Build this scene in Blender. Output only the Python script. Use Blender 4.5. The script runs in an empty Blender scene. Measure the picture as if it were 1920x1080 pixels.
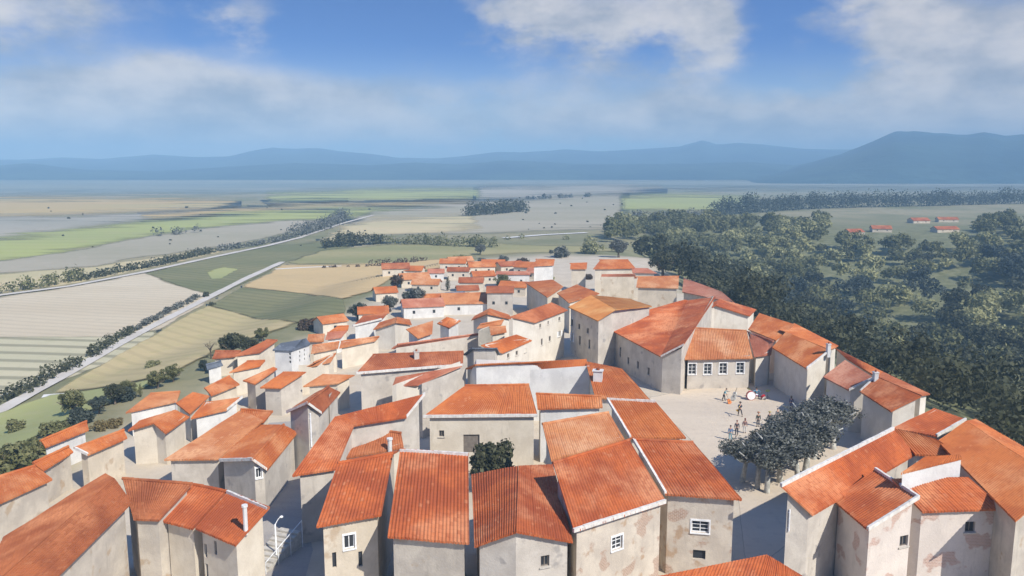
import bpy, bmesh, math, random
import numpy as np
from mathutils import Vector, Matrix, noise as mnoise
R = math.radians
random.seed(7); rng = np.random.default_rng(7)
sc = bpy.context.scene
COL = sc.collection

# ------------------------------------------------------------------ camera
H = 30.0; FPX = 1507.0; PITCH = R(8.68)
cam = bpy.data.cameras.new('camera'); camo = bpy.data.objects.new('camera', cam); COL.objects.link(camo)
camo.location = (0, 0, H); camo.rotation_euler = (R(90) - PITCH, 0, 0)
cam.sensor_fit = 'HORIZONTAL'; cam.sensor_width = 36; cam.lens = 36 * FPX / 1920
cam.clip_start = 0.5; cam.clip_end = 60000
sc.camera = camo
FW = Vector((0, math.cos(PITCH), -math.sin(PITCH))); UP = Vector((0, math.sin(PITCH), math.cos(PITCH))); EYE = Vector((0, 0, H))
def ray(px, py):
    return Vector(((px - 960) / FPX, 0, 0)) + UP * ((540 - py) / FPX) + FW
def P(px, py, z):
    d = ray(px, py)
    t = (z - H) / d.z
    return EYE + d * t

# ------------------------------------------------------------------ materials
MATS = {}
class NT:
    def __init__(s, name):
        s.m = bpy.data.materials.new(name); s.m.use_nodes = True; s.t = s.m.node_tree; s.n = s.t.nodes; s.l = s.t.links
        s.b = s.n['Principled BSDF']; s.b.inputs['Specular IOR Level'].default_value = 0.25
    def add(s, typ, **kw):
        n = s.n.new(typ)
        for k, v in kw.items(): setattr(n, k, v)
        return n
    def set(s, sock, v):
        if isinstance(v, bpy.types.NodeSocket): s.l.new(v, sock)
        elif v is not None:
            if sock.type == 'RGBA' and len(v) == 3: v = (*v, 1)
            sock.default_value = v
    def math(s, op, a, b=None, c=None, clamp=False):
        n = s.add('ShaderNodeMath', operation=op, use_clamp=clamp)
        s.set(n.inputs[0], a)
        if b is not None: s.set(n.inputs[1], b)
        if c is not None: s.set(n.inputs[2], c)
        return n.outputs[0]
    def mix(s, f, a, b, blend='MIX'):
        n = s.add('ShaderNodeMix', data_type='RGBA', blend_type=blend)
        s.set(n.inputs[0], f); s.set(n.inputs[6], a); s.set(n.inputs[7], b)
        return n.outputs[2]
    def noise(s, vec, scale, detail=3, rough=.55, out=0):
        n = s.add('ShaderNodeTexNoise'); s.set(n.inputs['Vector'], vec); n.inputs['Scale'].default_value = scale
        n.inputs['Detail'].default_value = detail; n.inputs['Roughness'].default_value = rough
        return n.outputs[out]
    def ramp(s, f, a, b, lo=0., hi=1.):
        n = s.add('ShaderNodeMapRange'); n.interpolation_type = 'SMOOTHSTEP'
        s.set(n.inputs[0], f)
        for i, v in enumerate((a, b, lo, hi)): n.inputs[1 + i].default_value = v
        return n.outputs[0]
    def pos(s):
        return s.add('ShaderNodeNewGeometry').outputs['Position']
    def scalev(s, v, xyz):
        n = s.add('ShaderNodeMapping'); s.set(n.inputs[0], v); n.inputs[3].default_value = xyz
        return n.outputs[0]
    def bump(s, h, strength=.3, dist=.05):
        n = s.add('ShaderNodeBump'); s.set(n.inputs['Height'], h); n.inputs['Strength'].default_value = strength; n.inputs['Distance'].default_value = dist
        s.l.new(n.outputs[0], s.b.inputs['Normal'])
    def base(s, c, rough=.9):
        s.set(s.b.inputs['Base Color'], c); s.b.inputs['Roughness'].default_value = rough

def plain(name, c, rough=.8, metal=0., var=.15):
    if name in MATS: return MATS[name]
    t = NT(name)
    f = t.ramp(t.noise(t.pos(), 3., 4), .3, .7)
    t.base(t.mix(f, tuple(v * (1 - var) for v in c), tuple(min(1, v * (1 + var)) for v in c)), rough)
    t.b.inputs['Metallic'].default_value = metal
    MATS[name] = t.m
    return t.m

def roof_mat(name, c, dark, pale, grid=1.):
    """clay channel tiles: u runs along the eave, v up the slope (metres)"""
    if name in MATS: return MATS[name]
    t = NT(name)
    uv = t.add('ShaderNodeUVMap').outputs[0]
    sep = t.add('ShaderNodeSeparateXYZ'); t.l.new(uv, sep.inputs[0])
    u, v = sep.outputs[0], sep.outputs[1]
    pos = t.pos()
    fu = t.math('FLOOR', t.math('DIVIDE', u, .24))
    vj = t.math('ADD', v, t.math('MULTIPLY', t.math('FRACT', t.math('MULTIPLY', fu, .377)), .09))
    fv = t.math('FLOOR', t.math('DIVIDE', vj, .36))
    cmb = t.add('ShaderNodeCombineXYZ'); t.l.new(fu, cmb.inputs[0]); t.l.new(fv, cmb.inputs[1])
    oi = t.add('ShaderNodeObjectInfo').outputs['Random']
    t.set(cmb.inputs[2], t.math('MULTIPLY', oi, 91.))
    wn = t.add('ShaderNodeTexWhiteNoise', noise_dimensions='3D'); t.l.new(cmb.outputs[0], wn.inputs[0])
    tv = wn.outputs[0]
    big = t.noise(pos, .33, 3, .6)
    mid = t.noise(pos, 1.3, 4, .6)
    col = t.mix(t.ramp(big, .36, .62), dark, c)
    col = t.mix(t.math('MULTIPLY', t.ramp(t.noise(t.scalev(pos, (1, 1, 1)), .23, 3, .55), .47, .70), .8), col, pale)
    # tile-to-tile firing differences
    col = t.mix(t.math('MULTIPLY', t.ramp(tv, .55, 1.), .55 * grid), col, dark)
    lite = t.math('MULTIPLY', t.math('GREATER_THAN', tv, .92), t.ramp(mid, .42, .6))
    col = t.mix(t.math('MULTIPLY', lite, .4 * grid), col, pale)
    # old tiles: lichen, soot
    col = t.mix(t.math('MULTIPLY', t.ramp(t.noise(pos, 2.6, 5, .7), .60, .74), .35), col, tuple(x * .42 for x in dark))
    # course shadow gap and pan
    fr = t.math('FRACT', t.math('DIVIDE', vj, .36))
    gap = t.ramp(fr, .0, .16, 1, 0)
    col = t.mix(t.math('MULTIPLY', gap, .20 * grid), col, tuple(x * .35 for x in dark))
    t.base(col, .88)
    t.bump(t.math('ADD', t.math('MULTIPLY', fr, -1.), t.math('MULTIPLY', tv, .5)), .5, .03)
    MATS[name] = t.m
    return t.m

def wall_mat(name, c, stain, patch=None, pf=.0, bricks=None):
    if name in MATS: return MATS[name]
    t = NT(name)
    pos = t.pos()
    n1 = t.noise(pos, .55, 5, .6); n2 = t.noise(t.scalev(pos, (1.6, 1.6, .35)), 1.1, 4, .65)
    col = t.mix(t.ramp(n1, .36, .66), stain, c)
    col = t.mix(t.math('MULTIPLY', t.ramp(n2, .54, .74), .45), col, tuple(x * .72 for x in stain))
    if patch:
        n3 = t.noise(pos, .8, 3, .5)
        m = t.ramp(n3, .60 - pf, .70 - pf)
        col = t.mix(t.math('MULTIPLY', m, .8), col, patch)
    if bricks:
        br = t.add('ShaderNodeTexBrick')
        cmb = t.add('ShaderNodeCombineXYZ'); sp = t.add('ShaderNodeSeparateXYZ'); t.l.new(pos, sp.inputs[0])
        t.set(cmb.inputs[0], t.math('ADD', sp.outputs[0], sp.outputs[1])); t.l.new(sp.outputs[2], cmb.inputs[1])
        t.l.new(cmb.outputs[0], br.inputs['Vector']); br.inputs['Scale'].default_value = 2.2
        t.set(br.inputs['Color1'], bricks); t.set(br.inputs['Color2'], tuple(x * .75 for x in bricks)); t.set(br.inputs['Mortar'], c)
        m = t.ramp(t.noise(pos, .62, 3, .5), .56, .62)
        col = t.mix(t.math('MULTIPLY', m, .75), col, br.outputs[0])
    fine = t.noise(pos, 7., 4, .7)
    col = t.mix(t.math('MULTIPLY', t.ramp(fine, .45, .8), .22), col, tuple(x * .6 for x in stain))
    t.base(col, .95)
    t.bump(t.math('ADD', fine, t.math('MULTIPLY', n1, .6)), .45, .05)
    MATS[name] = t.m
    return t.m

ROOFS = {
 'orange': roof_mat('tiles_orange', (.54, .165, .045), (.42, .112, .032), (.64, .29, .125)),
 'red': roof_mat('tiles_red', (.49, .125, .036), (.34, .078, .026), (.64, .27, .125)),
 'brown': roof_mat('tiles_brown', (.42, .135, .050), (.29, .085, .033), (.56, .23, .10)),
 'light': roof_mat('tiles_light', (.56, .23, .09), (.44, .15, .055), (.66, .36, .19)),
 'pink': roof_mat('tiles_pink', (.52, .20, .115), (.42, .14, .075), (.60, .30, .19)),
 'ochre': roof_mat('tiles_ochre', (.56, .235, .07), (.47, .18, .05), (.62, .34, .13), .6),
 'slate': roof_mat('slates_grey', (.17, .19, .22), (.10, .115, .14), (.30, .33, .36)),
 'rust': roof_mat('tiles_rust', (.40, .12, .045), (.29, .080, .032), (.52, .20, .09)),
}
CREAM = (.60, .53, .41)
WALLS = {
 'cream': wall_mat('plaster_cream', (.70, .625, .50), (.60, .525, .41)),
 'beige': wall_mat('plaster_beige', (.64, .555, .43), (.54, .465, .355), (.44, .33, .22)),
 'stone': wall_mat('stone_patched', (.64, .56, .45), (.52, .45, .365), (.42, .28, .17), .02, (.42, .25, .17)),
 'rose': wall_mat('plaster_rose', (.72, .635, .545), (.63, .555, .48), None, 0, (.50, .28, .20)),
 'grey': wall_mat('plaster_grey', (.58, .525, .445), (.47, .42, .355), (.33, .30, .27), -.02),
 'white': wall_mat('limewash_white', (.74, .72, .67), (.62, .60, .56)),
 'pale': wall_mat('plaster_pale', (.71, .655, .555), (.62, .56, .465)),
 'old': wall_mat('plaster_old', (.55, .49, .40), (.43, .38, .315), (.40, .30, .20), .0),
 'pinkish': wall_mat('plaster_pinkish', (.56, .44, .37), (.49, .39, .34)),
}
M_mortar = plain('lime_mortar', (.68, .64, .57), .95)
M_white = plain('white_paint', (.80, .80, .78), .6)
M_wood = plain('weathered_wood', (.20, .17, .14), .85)
M_shut = plain('grey_shutter', (.30, .31, .32), .75)
M_stone = plain('cut_stone', (.52, .48, .41), .95)
M_dark = plain('dark_interior', (.035, .038, .045), .5)
def glass_mat():
    t = NT('window_glass'); t.base((.03, .035, .042), .12); t.b.inputs['Specular IOR Level'].default_value = .5
    return t.m
M_glass = glass_mat()

# ------------------------------------------------------------------ object helpers
def tag(o, label=None, cat=None, group=None, kind=None):
    if label: o['label'] = label
    if cat: o['category'] = cat
    if group: o['group'] = group
    if kind: o['kind'] = kind
    return o
def empty(name, loc, rz=0.):
    o = bpy.data.objects.new(name, None); COL.objects.link(o); o.location = loc; o.rotation_euler = (0, 0, rz)
    o.empty_display_size = .5
    return o
def mesh_obj(name, verts, faces, mats, parent=None, uvs=None, midx=None, smooth=False, loc=None):
    """verts are world (or parent-local when loc is None and parent has identity rotation: then the parent's location is taken off)"""
    me = bpy.data.meshes.new(name)
    off = Vector((0, 0, 0))
    if parent is not None and loc == 'world':
        off = root_loc(parent)
    vv = np.array(verts, dtype=float).reshape(-1, 3) - np.array(off)
    me.from_pydata(vv.tolist(), [], faces)
    if not isinstance(mats, (list, tuple)): mats = [mats]
    for m in mats: me.materials.append(m)
    if midx is not None: me.polygons.foreach_set('material_index', midx)
    if uvs is not None:
        ul = me.uv_layers.new(name='UVMap')
        ul.data.foreach_set('uv', np.array(uvs, dtype=float).ravel())
    if smooth: me.polygons.foreach_set('use_smooth', [True] * len(me.polygons))
    me.validate(); me.update()
    o = bpy.data.objects.new(name, me); COL.objects.link(o)
    if parent is not None: o.parent = parent
    return o
def root_loc(p):
    l = Vector((0, 0, 0))
    while p is not None:
        l = l + p.location; p = p.parent
    return l
class MB:
    """collects boxes, tubes, quads into one mesh"""
    def __init__(s): s.v = []; s.f = []; s.mi = []; s.cur = 0
    def poly(s, pts):
        k = len(s.v); s.v += [tuple(p) for p in pts]; s.f.append(list(range(k, k + len(pts)))); s.mi.append(s.cur)
    def hexa(s, p):   # 8 corners: bottom 4 ccw, top 4 ccw
        k = len(s.v); s.v += [tuple(q) for q in p]
        for f in ((3, 2, 1, 0), (4, 5, 6, 7), (0, 1, 5, 4), (1, 2, 6, 5), (2, 3, 7, 6), (3, 0, 4, 7)):
            s.f.append([k + i for i in f]); s.mi.append(s.cur)
    def box(s, c, sz, rz=0.):
        cx, cy, cz = c; a, b, h = sz[0] / 2, sz[1] / 2, sz[2] / 2
        co, si = math.cos(rz), math.sin(rz)
        q = [(-a, -b), (a, -b), (a, b), (-a, b)]
        q = [(cx + x * co - y * si, cy + x * si + y * co) for x, y in q]
        s.hexa([(x, y, cz - h) for x, y in q] + [(x, y, cz + h) for x, y in q])
    def lbox(s, F, u0, u1, n0, n1, z0, z1):
        """box in a wall's frame F=(origin, u, n)"""
        o, u, n = F
        def q(a, b, z): p = o + u * a + n * b; return (p.x, p.y, z)
        # order so that normals face outward (u x n = -z because n points out of a ccw wall)
        s.hexa([q(u0, n0, z0), q(u0, n1, z0), q(u1, n1, z0), q(u1, n0, z0), q(u0, n0, z1), q(u0, n1, z1), q(u1, n1, z1), q(u1, n0, z1)][::1])
    def tube(s, pts, rad, seg=8, cap=True):
        pts = [Vector(p) for p in pts]
        if not isinstance(rad, (list, tuple)): rad = [rad] * len(pts)
        rings = []
        prev = None
        for i, p in enumerate(pts):
            d = (pts[min(i + 1, len(pts) - 1)] - pts[max(i - 1, 0)]).normalized()
            a = prev if prev is not None and abs(prev.dot(d)) < .98 else (Vector((1, 0, 0)) if abs(d.x) < .8 else Vector((0, 1, 0)))
            x = (a - d * a.dot(d)).normalized(); y = d.cross(x); prev = x
            k = len(s.v)
            for j in range(seg):
                t = 2 * math.pi * j / seg
                s.v.append(tuple(p + (x * math.cos(t) + y * math.sin(t)) * rad[i]))
            rings.append(k)
        for a, b in zip(rings, rings[1:]):
            for j in range(seg):
                s.f.append([a + j, a + (j + 1) % seg, b + (j + 1) % seg, b + j]); s.mi.append(s.cur)
        if cap:
            s.f.append([rings[0] + j for j in range(seg)][::-1]); s.mi.append(s.cur)
            s.f.append([rings[-1] + j for j in range(seg)]); s.mi.append(s.cur)
    def ball(s, c, r, n=10, m=7):
        c = Vector(c)
        if not isinstance(r, (tuple, list)): r = (r, r, r)
        k = len(s.v)
        for i in range(m + 1):
            ph = math.pi * i / m
            for j in range(n):
                th = 2 * math.pi * j / n
                s.v.append((c.x + r[0] * math.sin(ph) * math.cos(th), c.y + r[1] * math.sin(ph) * math.sin(th), c.z + r[2] * math.cos(ph)))
        for i in range(m):
            for j in range(n):
                s.f.append([k + i * n + j, k + (i + 1) * n + j, k + (i + 1) * n + (j + 1) % n, k + i * n + (j + 1) % n]); s.mi.append(s.cur)
    def build(s, name, mats, parent=None, smooth=False, loc=None):
        return mesh_obj(name, s.v, s.f, mats, parent, midx=s.mi, smooth=smooth, loc=loc)
# ------------------------------------------------------------------ terrain
def sstep(t): t = np.clip(t, 0, 1); return t * t * (3 - 2 * t)
_vp = [P(x, y, 0) for x, y in ((-420, 1130), (-60, 925), (60, 850), (230, 772), (390, 678), (560, 608), (720, 520), (900, 482), (1000, 474), (1195, 480))]
_vp += [P(x, y, 5) for x, y in ((1222, 492), (1290, 522), (1425, 582), (1560, 642), (1650, 698), (1740, 740), (1830, 793), (1935, 856), (2150, 1000))]
VIL = np.array([(p.x, p.y) for p in _vp] + [(42, -30), (-60, -30)])
def vdist(x, y, edge=False):
    """distance outside the village outline (0 inside)"""
    x = np.asarray(x, float); y = np.asarray(y, float)
    d2 = np.full(x.shape, 1e18); inside = np.zeros(x.shape, bool)
    n = len(VIL)
    for i in range(n):
        ax, ay = VIL[i]; bx, by = VIL[(i + 1) % n]
        ex, ey = bx - ax, by - ay
        t = np.clip(((x - ax) * ex + (y - ay) * ey) / (ex * ex + ey * ey), 0, 1)
        d2 = np.minimum(d2, (x - ax - t * ex) ** 2 + (y - ay - t * ey) ** 2)
        cross = (ay > y) != (by > y)
        with np.errstate(divide='ignore', invalid='ignore'):
            xi = (bx - ax) * (y - ay) / (by - ay + 1e-30) + ax
        inside ^= cross & (x < xi)
    return np.sqrt(d2) if edge else np.where(inside, 0., np.sqrt(d2))
PLAIN = -4.0
def hgt(x, y):
    x = np.asarray(x, float); y = np.asarray(y, float)
    d = vdist(x, y); r = np.hypot(x, y)
    az = np.degrees(np.arctan2(x, y))
    rm = sstep((az - 6.5) / 8.) * sstep((150 - az) / 40.)
    z = PLAIN * sstep(d / 22.)
    far = sstep((r - 260) / 240.)
    bumps = 2.2 * np.sin(x * .021 + 1.3) * np.cos(y * .017) + 1.2 * np.sin(x * .051 + y * .043)
    z = z + rm * sstep(d / 75.) * ((-20.) * (1 - far * .9) + bumps * (1 - far))
    return z
def hz(x, y): return float(hgt(np.array([x]), np.array([y]))[0])
def G(px, py):
    """where the pixel's line of sight meets the ground"""
    d = ray(px, py); t = 30.0; step = .8
    p = EYE + d * t
    while t < 4000:
        q = EYE + d * (t + step)
        if q.z < hz(q.x, q.y):
            lo, hi = t, t + step
            for _ in range(14):
                m = (lo + hi) / 2; q = EYE + d * m
                if q.z < hz(q.x, q.y): hi = m
                else: lo = m
            q = EYE + d * hi
            return Vector((q.x, q.y, hz(q.x, q.y)))
        t += step; step = max(.8, t * .01)
    return P(px, py, PLAIN)

def ground_material():
    t = NT('ground_soil_and_grass'); pos = t.pos()
    at = t.add('ShaderNodeAttribute', attribute_name='village').outputs['Fac']
    n1 = t.noise(pos, .012, 5, .6); n2 = t.noise(pos, .25, 5, .65); n3 = t.noise(pos, 2.2, 4, .65)
    grass = t.mix(t.ramp(n1, .35, .65), (.19, .19, .095), (.34, .29, .17))
    grass = t.mix(t.math('MULTIPLY', t.ramp(n2, .4, .75), .6), grass, (.15, .155, .075))
    stone = t.mix(t.ramp(n2, .3, .7), (.50, .425, .315), (.58, .50, .385))
    stone = t.mix(t.math('MULTIPLY', t.ramp(n3, .5, .8), .5), stone, (.40, .34, .26))
    rr = t.add('ShaderNodeAttribute', attribute_name='valley').outputs['Fac']
    wood = t.mix(t.ramp(n2, .35, .7), (.13, .135, .06), (.22, .215, .11))
    grass = t.mix(rr, grass, wood)
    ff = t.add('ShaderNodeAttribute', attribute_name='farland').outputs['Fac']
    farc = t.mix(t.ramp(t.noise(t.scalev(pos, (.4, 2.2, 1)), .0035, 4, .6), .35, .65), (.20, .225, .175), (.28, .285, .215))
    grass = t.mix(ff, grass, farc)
    col = t.mix(at, grass, stone)
    t.base(col, .97); t.bump(t.math('ADD', n3, n2), .5, .08)
    return t.m
def build_ground():
    nr, na = 130, 300
    rr = np.concatenate([[0.], np.geomspace(6, 5400, nr - 1)])
    th = np.linspace(0, 2 * np.pi, na, endpoint=False)
    X = np.outer(rr[1:], np.sin(th)).ravel(); Y = 30 + np.outer(rr[1:], np.cos(th)).ravel()
    X = np.concatenate([[0.], X]); Y = np.concatenate([[30.], Y])
    Z = hgt(X, Y)
    V = np.stack([X, Y, Z], 1)
    F = [[0, 1 + (j + 1) % na, 1 + j] for j in range(na)]
    for i in range(nr - 2):
        a = 1 + i * na; b = a + na
        for j in range(na):
            k = (j + 1) % na
            F.append([a + j, a + k, b + k, b + j])
    o = mesh_obj('ground', V, F, ground_material(), smooth=True)
    d = vdist(X, Y); r = np.hypot(X, Y); az = np.degrees(np.arctan2(X, Y))
    de = vdist(X, Y, True); wob = np.array([mnoise.noise(Vector((a * .06, b * .06, 2.))) for a, b in zip(X, Y)])
    inn = np.where(d > 0, 0, de) + 5 * wob
    A = o.data.attributes.new('village', 'FLOAT', 'POINT'); A.data.foreach_set('value', np.where(np.degrees(np.arctan2(X, Y)) > 6, 1 - sstep((d - 1) / 7.), sstep((inn - 3) / 8.)).astype(np.float32))
    A = o.data.attributes.new('valley', 'FLOAT', 'POINT'); A.data.foreach_set('value', (sstep((az - 7) / 8.) * sstep((150 - az) / 40.) * (1 - sstep((r - 430) / 260.)) * sstep(d / 25)).astype(np.float32))
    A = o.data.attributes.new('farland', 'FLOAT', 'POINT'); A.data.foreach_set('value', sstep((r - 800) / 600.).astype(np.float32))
    tag(o, kind='structure')
build_ground()

def field_mat(name, a, b, c=None, scale=.03, stripe=None, rot=0., sf=.5):
    if name in MATS: return MATS[name]
    t = NT(name); pos = t.pos()
    mp = t.add('ShaderNodeMapping'); t.set(mp.inputs[0], pos); mp.inputs['Rotation'].default_value = (0, 0, rot); mp.inputs['Scale'].default_value = (.25, 1, 1)
    n1 = t.noise(mp.outputs[0], scale, 5, .62); n2 = t.noise(pos, scale * 9, 5, .7)
    col = t.mix(t.ramp(n1, .32, .68), a, b)
    if c: col = t.mix(t.math('MULTIPLY', t.ramp(n2, .48, .75), .6), col, c)
    if stripe:
        m2 = t.add('ShaderNodeMapping'); t.set(m2.inputs[0], pos); m2.inputs['Rotation'].default_value = (0, 0, rot)
        w = t.add('ShaderNodeTexWave', wave_type='BANDS', bands_direction='Y'); t.l.new(m2.outputs[0], w.inputs[0])
        w.inputs['Scale'].default_value = .314 / stripe; w.inputs['Distortion'].default_value = 3.5; w.inputs['Detail'].default_value = 2; w.inputs['Detail Scale'].default_value = .35
        col = t.mix(t.math('MULTIPLY', t.ramp(w.outputs[1], .55, .9), sf), col, tuple(x * .5 for x in a))
    t.base(col, .98)
    t.bump(n2, .5, .15)
    ed = t.add('ShaderNodeAttribute', attribute_name='margin').outputs['Fac']
    em = t.ramp(t.math('ADD', ed, t.math('MULTIPLY', t.math('SUBTRACT', t.noise(mp.outputs[0], max(.05, scale * 2.5), 5, .65), .5), 1.7)), .25, .78)
    tr = t.add('ShaderNodeBsdfTransparent'); mx = t.add('ShaderNodeMixShader'); t.set(mx.inputs[0], em)
    out = [q for q in t.n if q.type == 'OUTPUT_MATERIAL'][0]
    t.l.new(tr.outputs[0], mx.inputs[1]); t.l.new(t.b.outputs[0], mx.inputs[2]); t.l.new(mx.outputs[0], out.inputs[0])
    MATS[name] = t.m
    return t.m

_flev = [0]
def field(name, pts, mat, off=None, drape=False, jit=1.2, zz=None, kind='structure', soft=None):
    """one sheet of land, its outline given where it lies on the plain"""
    if off is None: _flev[0] += 1; off = .02 + .006 * _flev[0]
    Q = np.array(pts, float); soft = soft or (13 if Q[:, 1].mean() < 470 else 4)
    x0, y0 = Q.min(0) - soft; x1, y1 = Q.max(0) + soft
    y0 = max(y0, 326.)
    nx, ny = int(min(150, max(12, (x1 - x0) / 4.5))), int(min(90, max(8, (y1 - y0) / 1.8)))
    gx, gy = np.meshgrid(np.linspace(x0, x1, nx), np.linspace(y0, y1, ny)); gx = gx.ravel(); gy = gy.ravel()
    dd = np.full(len(gx), 1e9); ins = np.zeros(len(gx), bool)
    for i in range(len(Q)):
        ax, ay = Q[i]; bx, by = Q[(i + 1) % len(Q)]; ex, ey = bx - ax, by - ay
        tt = np.clip(((gx - ax) * ex + (gy - ay) * ey) / (ex * ex + ey * ey + 1e-9), 0, 1)
        dd = np.minimum(dd, np.hypot(gx - ax - tt * ex, gy - ay - tt * ey))
        cr = (ay > gy) != (by > gy)
        ins ^= cr & (gx < (bx - ax) * (gy - ay) / (by - ay + 1e-30) + ax)
    sd_ = np.where(ins, dd, -dd)
    zz_ = np.full(len(gx), PLAIN if zz is None else zz)
    def at(z):
        u = (gx - 960) / FPX; v = (540 - gy) / FPX
        dy = UP.y * v + FW.y; dz = UP.z * v + FW.z; t = (z - H) / dz
        return u * t, dy * t
    X, Y = at(zz_)
    if drape:
        for _ in range(8): zz_ = .5 * zz_ + .5 * hgt(X, Y); X, Y = at(zz_)
        zz_ = hgt(X, Y) + .15
    V = np.stack([X, Y, zz_ + off], 1); F = []
    keep = (sd_ > -soft).reshape(ny, nx)
    for r in range(ny - 1):
        for c in range(nx - 1):
            if keep[r, c] or keep[r, c + 1] or keep[r + 1, c] or keep[r + 1, c + 1]:
                a = r * nx + c; F.append([a, a + nx, a + nx + 1, a + 1])
    used = np.unique(np.array(F)); rem = np.full(len(V), -1); rem[used] = np.arange(len(used))
    o = mesh_obj(name, V[used], rem[np.array(F)].tolist(), mat); tag(o, kind=kind)
    A = o.data.attributes.new('margin', 'FLOAT', 'POINT'); A.data.foreach_set('value', np.clip(.5 + .5 * sd_[used] / soft, -.5, 1.6).astype(np.float32))
    return o
def strip(name, pts, w, mat, off, drape=False, zz=None, kind='structure'):
    """a road or track of world width w along pixels"""
    W = [(G(x, y) if drape else P(x, y, PLAIN if zz is None else zz)) for x, y in pts]
    dense = []
    for a, b in zip(W, W[1:]):
        n = max(2, int((b - a).length / 8))
        dense += [a.lerp(b, k / n) for k in range(n)]
    dense.append(W[-1]); V = []; F = []
    for i, p in enumerate(dense):
        d = (dense[min(i + 1, len(dense) - 1)] - dense[max(i - 1, 0)]); d.z = 0; d.normalize()
        n = Vector((-d.y, d.x, 0)); ww = w / 2 * (1 + random.uniform(-.12, .12))
        for s in (1, -1):
            q = p + n * ww * s
            V.append((q.x, q.y, (hz(q.x, q.y) if drape else (PLAIN if zz is None else zz)) + off))
    for i in range(len(dense) - 1):
        F.append([2 * i, 2 * i + 1, 2 * i + 3, 2 * i + 2])
    o = mesh_obj(name, V, F, mat); tag(o, kind=kind)
    A = o.data.attributes.new('margin', 'FLOAT', 'POINT'); A.data.foreach_set('value', np.full(len(V), 1.3, np.float32))
    return o

# ------------------------------------------------------------------ houses
def plane_of(pts):
    n = (pts[2] - pts[0]).cross(pts[3] - pts[1])
    if n.length < 1e-9: n = (pts[1] - pts[0]).cross(pts[2] - pts[0])
    n.normalize()
    if n.z < 0: n = -n
    c = sum(pts, Vector()) / 4
    return n, c
def zat(pl, x, y):
    n, c = pl
    if abs(n.z) < .05: return c.z
    return c.z - ((x - c.x) * n.x + (y - c.y) * n.y) / n.z
def xy(v): return Vector((v.x, v.y))
def auto_zr(e0, e1, r1, r0, ze, want=19.):
    best = None
    E0, E1 = P(*e0, ze + ZOFF), P(*e1, ze + ZOFF)
    ed = xy(E1 - E0)
    def area(q): return sum(q[i][0] * q[(i + 1) % 4][1] - q[(i + 1) % 4][0] * q[i][1] for i in range(4))
    sgn = -area([e0, e1, r1, r0])
    for k in range(5, 34):
        zr = ze + k * .1
        A, B = P(*r0, zr + ZOFF), P(*r1, zr + ZOFF)
        rv = xy(A - E0) + xy(B - E1)
        if rv.length < .1 or ed.length < .1: continue
        if area([E0, E1, B, A]) * sgn <= 0: continue
        if min((xy(A) - xy(E0)).dot(xy(B) - xy(E1)), 1) <= 0: continue
        ang = math.degrees(abs(ed.angle(rv)))
        rd = xy(B - A)
        par = math.degrees(abs(ed.angle(rd))) if rd.length > .3 else 0
        run = abs(rv.length / 2 * math.sin(R(ang)))
        if run < .3: continue
        pitch = math.degrees(math.atan2(zr - ze, run))
        cost = ((pitch - want) / 8) ** 2 + ((ang - 90) / 22) ** 2 + (par / 14) ** 2
        if best is None or cost < best[0]: best = (cost, zr, pitch, ang, par)
    return best[1] if best else ze + .6
DBG = []; ZOFF = 0.
class House: pass
def roof_grid(face, near, seed):
    """one slope: e0,e1,r1,r0 -> closed slab with channel-tile corrugation"""
    e0, e1, r1, r0 = face
    W = ((e1 - e0).length + (r1 - r0).length) / 2; L = ((r0 - e0).length + (r1 - e1).length) / 2
    n, _ = plane_of(face)
    nt = max(2, round(max((e1 - e0).length, (r1 - r0).length) / .24))
    per = 6 if near else 1
    nc = nt * per if near else max(2, min(10, int(W / 2)))
    nrw = max(2, min(10, int(L / .9)))
    V = []; UV = []
    rs = random.Random(seed)
    jt = [rs.uniform(-.012, .012) for _ in range(nt + 2)]
    for j in range(nrw + 1):
        t = j / nrw
        for i in range(nc + 1):
            s = i / nc
            p = (e0.lerp(e1, s)).lerp(r0.lerp(r1, s), t)
            sag = (mnoise.noise(p * .35) * .07 + mnoise.noise(p * 1.1) * .02) * (1 if 0 < t < 1 else .45)
            h = sag
            if near:
                h += .022 * math.cos(2 * math.pi * i / per) + jt[min(i // per, nt)]
                if j == 0:   # uneven tile ends over the eave
                    p = p - (r0 - e0).normalized() * rs.uniform(0, .05)
            V.append(p + n * h); UV.append(((s - .5) * W + 50, t * L))
    F = []
    w = nc + 1
    for j in range(nrw):
        for i in range(nc):
            F.append([j * w + i, j * w + i + 1, (j + 1) * w + i + 1, (j + 1) * w + i])
    # closed underside
    k = len(V)
    rim = [i for i in range(w)] + [j * w + nc for j in range(1, nrw + 1)] + [nrw * w + i for i in range(nc - 1, -1, -1)] + [j * w for j in range(nrw - 1, 0, -1)]
    for q in rim:
        V.append(V[q] - Vector((0, 0, .15))); UV.append(UV[q])
    m = len(rim)
    for a in range(m):
        b = (a + 1) % m
        F.append([rim[b], rim[a], k + a, k + b])
    F.append([k + a for a in range(m)][::-1])
    return V, F, UV
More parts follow.
